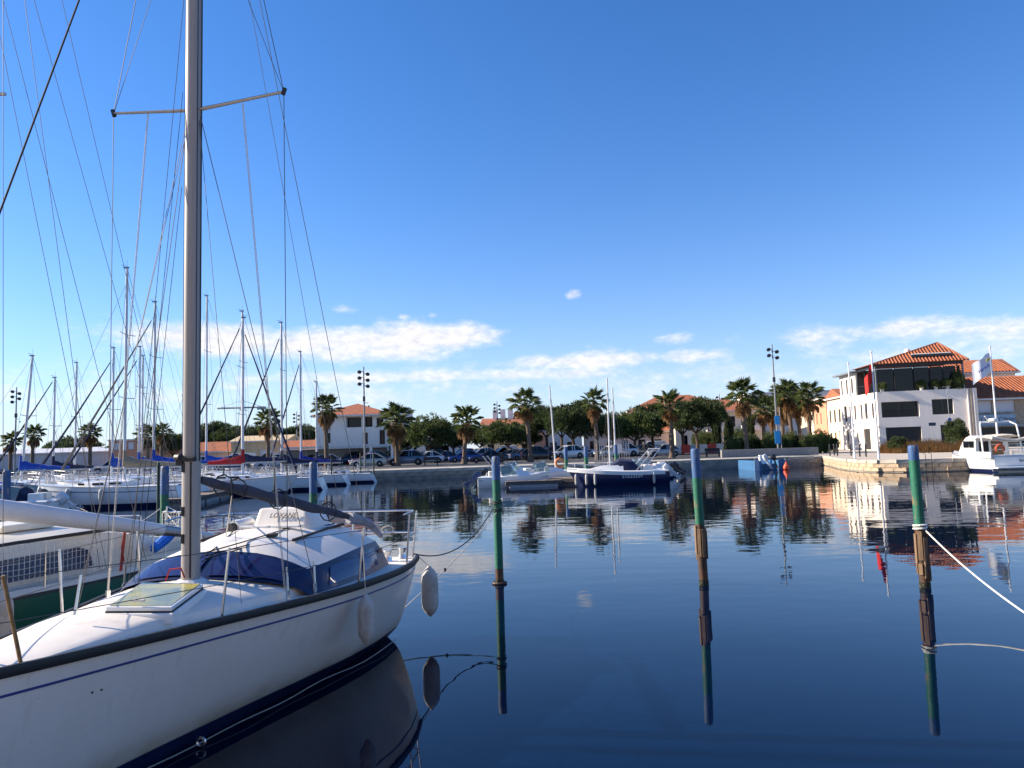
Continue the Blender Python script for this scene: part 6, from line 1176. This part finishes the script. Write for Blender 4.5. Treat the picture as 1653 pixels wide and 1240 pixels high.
def palm(px, ytop, d, label, sc=1.0, nf=26, dead=7):
    tp = at(px, ytop, y=d); h = tp.z - ZQ - 1.35 * sc; t = thing('palm_tree', label, 'palm tree', (tp.x, d, ZQ), rt.uniform(0, 6), 'palm trees behind the quay')
    n = 14; pts = []; rs = []; lx_ = rt.uniform(-.35, .35)
    for k in range(n + 1):
        f = k / n; pts.append((lx_ * f * f + .1 * math.sin(f * 2), .06 * math.sin(f * 3), h * f)); rs.append((.25 + .15 * max(0, 1 - f * 7) + .012 * (-1) ** k) * (1 - .18 * f))
    mb = MB(); mb.tube(pts, rs, 10); mb.build('trunk', M_trunk, t, smooth=True)
    cx = Vector(pts[-1]); s_ = tag(inst('dead_skirt', SK[rt.randrange(3)], t, cx + Vector((0, 0, .05)), (0, 0, rt.uniform(0, 6)), (sc, sc, sc * rt.uniform(.75, 1.1))), kind='stuff')
    for k in range(nf):
        f = (k + .5) / nf; el_ = R(82 - 118 * f ** .9 + rt.uniform(-9, 9)); az_ = k * 2.39996 + rt.uniform(-.2, .2); s2 = sc * rt.uniform(.80, 1.08) * (.85 + .15 * (1 - abs(2 * f - 1)))
        inst('frond', FR[rt.randrange(6)], t, cx + Vector((0, 0, .25 * sc * (1 - f))), (rt.uniform(-.5, .5), -el_, az_), (s2, s2, s2))
    for k in range(dead): s2 = sc * rt.uniform(.7, 1.0); inst('dead_frond', FD[k % 3], t, cx - Vector((0, 0, .1)), (rt.uniform(-.4, .4), R(rt.uniform(35, 65)), k * 2.39996), (s2, s2, s2))
    return t
for a in ((18, 699, 104, 'ragged palm behind the leaning mast at the far left', .95), (54, 687, 100, 'dark palm left of the far round trees', 1.0), (146, 684, 100, 'dark palm rising over the beige sail cover', 1.0), (240, 688, 97, 'palm behind the blue sail cover and masts', 1.05), (262, 684, 104, 'palm close behind the masts left of the large mast', 1.0),
          (432, 662, 92, 'ragged palm behind dark furled jibs', 1.15), (527, 639, 80, 'tall palm in front of the white apartment block', 1.12), (640, 654, 80.5, 'full palm right of the white apartment block', 1.35), (747, 657, 81, 'palm with brown lower fronds before the open pine', 1.25), (853, 630, 80, 'tall palm by the black suv with hanging brown skirt', 1.2),
          (961, 630, 80.5, 'tall palm behind the pontoon gate', 1.1), (1080, 633, 80, 'palm beside the silver hatchback before dark umbrella pine', 1.2), (1200, 614, 79, 'tallest palm standing alone before the silver people carrier', 1.35), (1272, 616, 86, 'tall palm in the cluster, just right of the floodlight', 1.3), (1303, 619, 84, 'tall palm at the right end of the palm cluster', 1.3),
          (1229, 640, 95, 'shorter palm at the left end of the palm cluster', 1.25), (1244, 643, 100, 'shorter palm second from the left end of the palm cluster', 1.2), (1258, 632, 97, 'palm hidden behind the floodlight mast in the cluster', 1.25), (1288, 634, 99, 'palm between the two tallest palms of the cluster', 1.2)): palm(*a)
M_pine = mat('pine_needles', (.085, .115, .03), .75, var=.5, scale=.9); M_pined = mat('pine_needles_dark', (.055, .08, .022), .75, var=.5, scale=.9); M_bark = mat2('pine_bark', (.13, .09, .065), (.06, .04, .03), .45, .6, scale=6, rough=.95, streak=(1, 1, .3), bump=.03)
def pine_crown(seed, m, flat=.55, nclump=95, per=110, leaf=.10):
    rr = random.Random(seed); mb = MB()
    for k in range(nclump):
        a = rr.uniform(0, 6.283); r = math.sqrt(rr.random()) * .86; top = math.sqrt(max(0, 1 - (r / .98) ** 2)); z = flat * top * (rr.uniform(.15, 1.0) if rr.random() < .7 else rr.uniform(-.25, .3)); cr_ = rr.uniform(.13, .24) * (1.1 - .3 * r)
        for j in range(per):
            v = Vector((rr.gauss(0, 1), rr.gauss(0, 1), rr.gauss(.25, .8))); v.normalize(); p = Vector((r * math.cos(a), r * math.sin(a), z)) + Vector((v.x * cr_, v.y * cr_, v.z * cr_ * .7)) * rr.uniform(.7, 1.08)
            s_ = Vector((rr.gauss(0, 1), rr.gauss(0, 1), rr.gauss(0, 1))).normalized() * leaf * .5; u_ = (v + Vector((rr.uniform(-.6, .6), rr.uniform(-.6, .6), rr.uniform(-.3, .6)))).normalized() * leaf
            mb.add([p - s_ * .5, p + s_ * .5, p + u_], [(0, 1, 2)])
    return mb.mesh('crown', m)
leafy(M_pine, .35); leafy(M_pined, .3)
PC = [pine_crown(1, M_pine), pine_crown(2, M_pined), pine_crown(3, M_pine, .8, 105), pine_crown(4, M_pined, .7, 110)]
def pine(px, ytop, wpx, d, label, var, name='pine_tree', cat='pine tree', low=.38, group='pines behind the car park'):
    tp = at(px, ytop, y=d); w_ = wpx * d / F / 2 * 1.05; fl = (.55, .55, .8, .7)[var]; t = thing(name, label, cat, (tp.x, d, ZQ), 0, group); h = tp.z - ZQ; hz0 = max(h - fl * w_ - .15 * w_, h * .3)
    inst('crown', PC[var], t, (0, 0, hz0), (0, 0, rt.uniform(0, 6)), (w_, w_, (h - hz0) / fl / 1.12))
    mb = MB(); f0 = Vector((0, 0, 0)); fork = Vector((rt.uniform(-.3, .3), rt.uniform(-.2, .2), hz0 * .62)); r0 = .03 * h + .05
    mb.tube([f0, fork * .5 + Vector((.1, 0, 0)), fork], [r0, r0 * .8, r0 * .7], 8); tk = mb.build('trunk', M_bark, t, smooth=True)
    for k in range(5):
        a = k * 1.257 + rt.uniform(-.3, .3); e = Vector((math.cos(a) * w_ * .6, math.sin(a) * w_ * .6, hz0 + fl * w_ * .25)); mb = MB(); mb.tube([fork, fork.lerp(e, .5) + Vector((0, 0, -.15)), e], [r0 * .5, r0 * .35, r0 * .15], 6); mb.build('limb', M_bark, tk, smooth=True)
for a in ((694, 668, 84, 99, 'tall open pine with pale leaning trunk between two palms', 2), (655, 690, 60, 104, 'dark pine hidden behind the full palm', 3), (730, 686, 60, 106, 'dark pine close behind the brown fronded palm', 3), (777, 688, 60, 104, 'low green umbrella pine right of the brown fronded palm', 0), (815, 680, 76, 100, 'bright green umbrella pine before the ochre house', 0), (845, 688, 60, 106, 'umbrella pine behind the tall skirted palm', 1),
          (880, 655, 70, 104, 'dark pine rising right of the skirted palm', 3), (925, 648, 96, 100, 'broad dark round pine left of the gate palm', 3), (903, 665, 60, 108, 'pine tucked behind the leaning dinghy mast', 1), (985, 668, 70, 104, 'dark pine right of the gate palm', 1), (1022, 664, 90, 100, 'spreading umbrella pine above the white suv', 0), (1050, 652, 70, 106, 'brownish pine left of the palm by the silver hatchback', 3), (1122, 643, 96, 95, 'large dark umbrella pine before the wide apartment block', 1), (1098, 655, 64, 101, 'dark pine behind the palm by the silver hatchback', 3)): pine(*a)
for k, a in enumerate(((112, 706, 84, 172), (152, 712, 70, 176), (185, 718, 40, 165), (318, 690, 66, 152), (345, 681, 62, 156), (375, 688, 60, 150), (412, 688, 66, 156), (455, 690, 60, 150), (484, 686, 60, 154), (205, 716, 60, 168), (280, 700, 60, 150))):
    pine(*a, ('dark round tree left of a palm in the far left distance', 'dark round tree right of the largest far left tree', 'small dark tree beside the terracotta house', 'dark wooded tree just right of the large mast', 'tallest dark tree behind the red sail cover', 'dark tree behind the ochre gabled house', 'dark tree behind the furled navy jibs', 'dark tree left of the ragged palm crown', 'dark tree beside the white apartment block', 'dark tree over the terracotta house', 'dark tree left of the large mast')[k], 3 if k % 2 else 1, 'broadleaf_tree', 'tree', group='far trees on the left')
def shrub(p, w_, h, label, m=M_pine, var=2, nm='shrub'):
    t = thing(nm, label, 'shrub', p); o = inst('foliage', PC[var], t, (0, 0, h * .35), (0, 0, rt.uniform(0, 6)), (w_, w_, h * .75)); mb = MB(); mb.tube([(0, 0, 0), (0, 0, h * .5)], .04, 5); mb.build('stem', M_bark, t)
for k, (px, d) in enumerate(((1157, 108), (1177, 106), (1212, 110))):
    p = at(px, 715, y=d); t = thing('cypress_tree', ('slender cypress left of the thin floodlight mast', 'slender cypress right of the thin floodlight mast', 'slender cypress behind the tallest palm')[k], 'cypress', (p.x, d, ZQ)); inst('foliage', PC[3], t, (0, 0, 1.6), (0, 0, k), (.75, .75, 5.0)); MB().tube([(0, 0, 0), (0, 0, 2)], .1, 6).build('trunk', M_bark, t)
for k, (px, d, w_, h) in enumerate(((1134, 112, 1.6, 3.4), (1142, 110, 1.4, 3.0), (1195, 116, 1.5, 3.6))): p = at(px, 715, y=d); shrub((p.x, d, ZQ), w_, h, ('round clipped shrub before the cream apartment block', 'second round clipped shrub beside the first', 'bushy shrub at the apartment entrance')[k], var=2)
for k in range(9):
    t = thing('hedge_bush', 'olive green bush in the hedge below the palm cluster', 'shrub', (23.8 + k * 1.35, 80 + (k % 3), ZQ), 0, 'hedge bushes below the palms'); inst('foliage', PC[2 if k % 2 else 0], t, (0, 0, .5), (0, 0, k), (1.2, 1.2, 2.4))
M_grass = mat('dry_grass', (.34, .19, .07), .9, var=.4, scale=2)
leafy(M_grass, .4); mb = MB(); rg_ = random.Random(8)
for k in range(8000):
    u = rg_.uniform(0, 1); x = 35.2 + u * 8.5; y = 70.5 - u * 3.0 + rg_.uniform(-1.6, 1.6); cl = .55 + .45 * math.sin(x * 2.1) * math.sin(y * 1.7 + x); h = rg_.uniform(.5, 1.25) * cl + .35; dx, dy = rg_.uniform(-.3, .3), rg_.uniform(-.3, .3)
    mb.add([(x - .03, y, ZQ), (x + .03, y, ZQ), (x + dx, y + dy, ZQ + h)], [(0, 1, 2)])
tag(mb.build('dry_grass', M_grass), 'rust brown ornamental grasses in the bed before the restaurant', 'grass', kind='stuff')
for k, (x, y, w_, h) in enumerate(((36.0, 69.6, 1.0, 1.7), (45.3, 76.0, 1.2, 3.4))): shrub((x, y, ZQ), w_, h, ('green bush at the left end of the dry grass bed', 'tall dark bush by the round street sign')[k], var=3)
# plants on the restaurant terrace
for k, (u, h) in enumerate(((4.9, .9), (6.4, .9), (7.6, 1.0), (8.7, 1.9), (9.0, 2.0), (.7, .8))):
    p = ro + RP(u, .25, 7.6); t = thing('terrace_plant', 'potted green plant on the restaurant roof terrace', 'plant', p, 0, 'plants on the roof terrace'); inst('foliage', PC[2], t, (0, 0, .45), (0, 0, k), (.65, .5, h)); mb = MB(); mb.lathe([(.18, 0), (.24, .4)], n=10); mb.build('pot', M_cream, t)
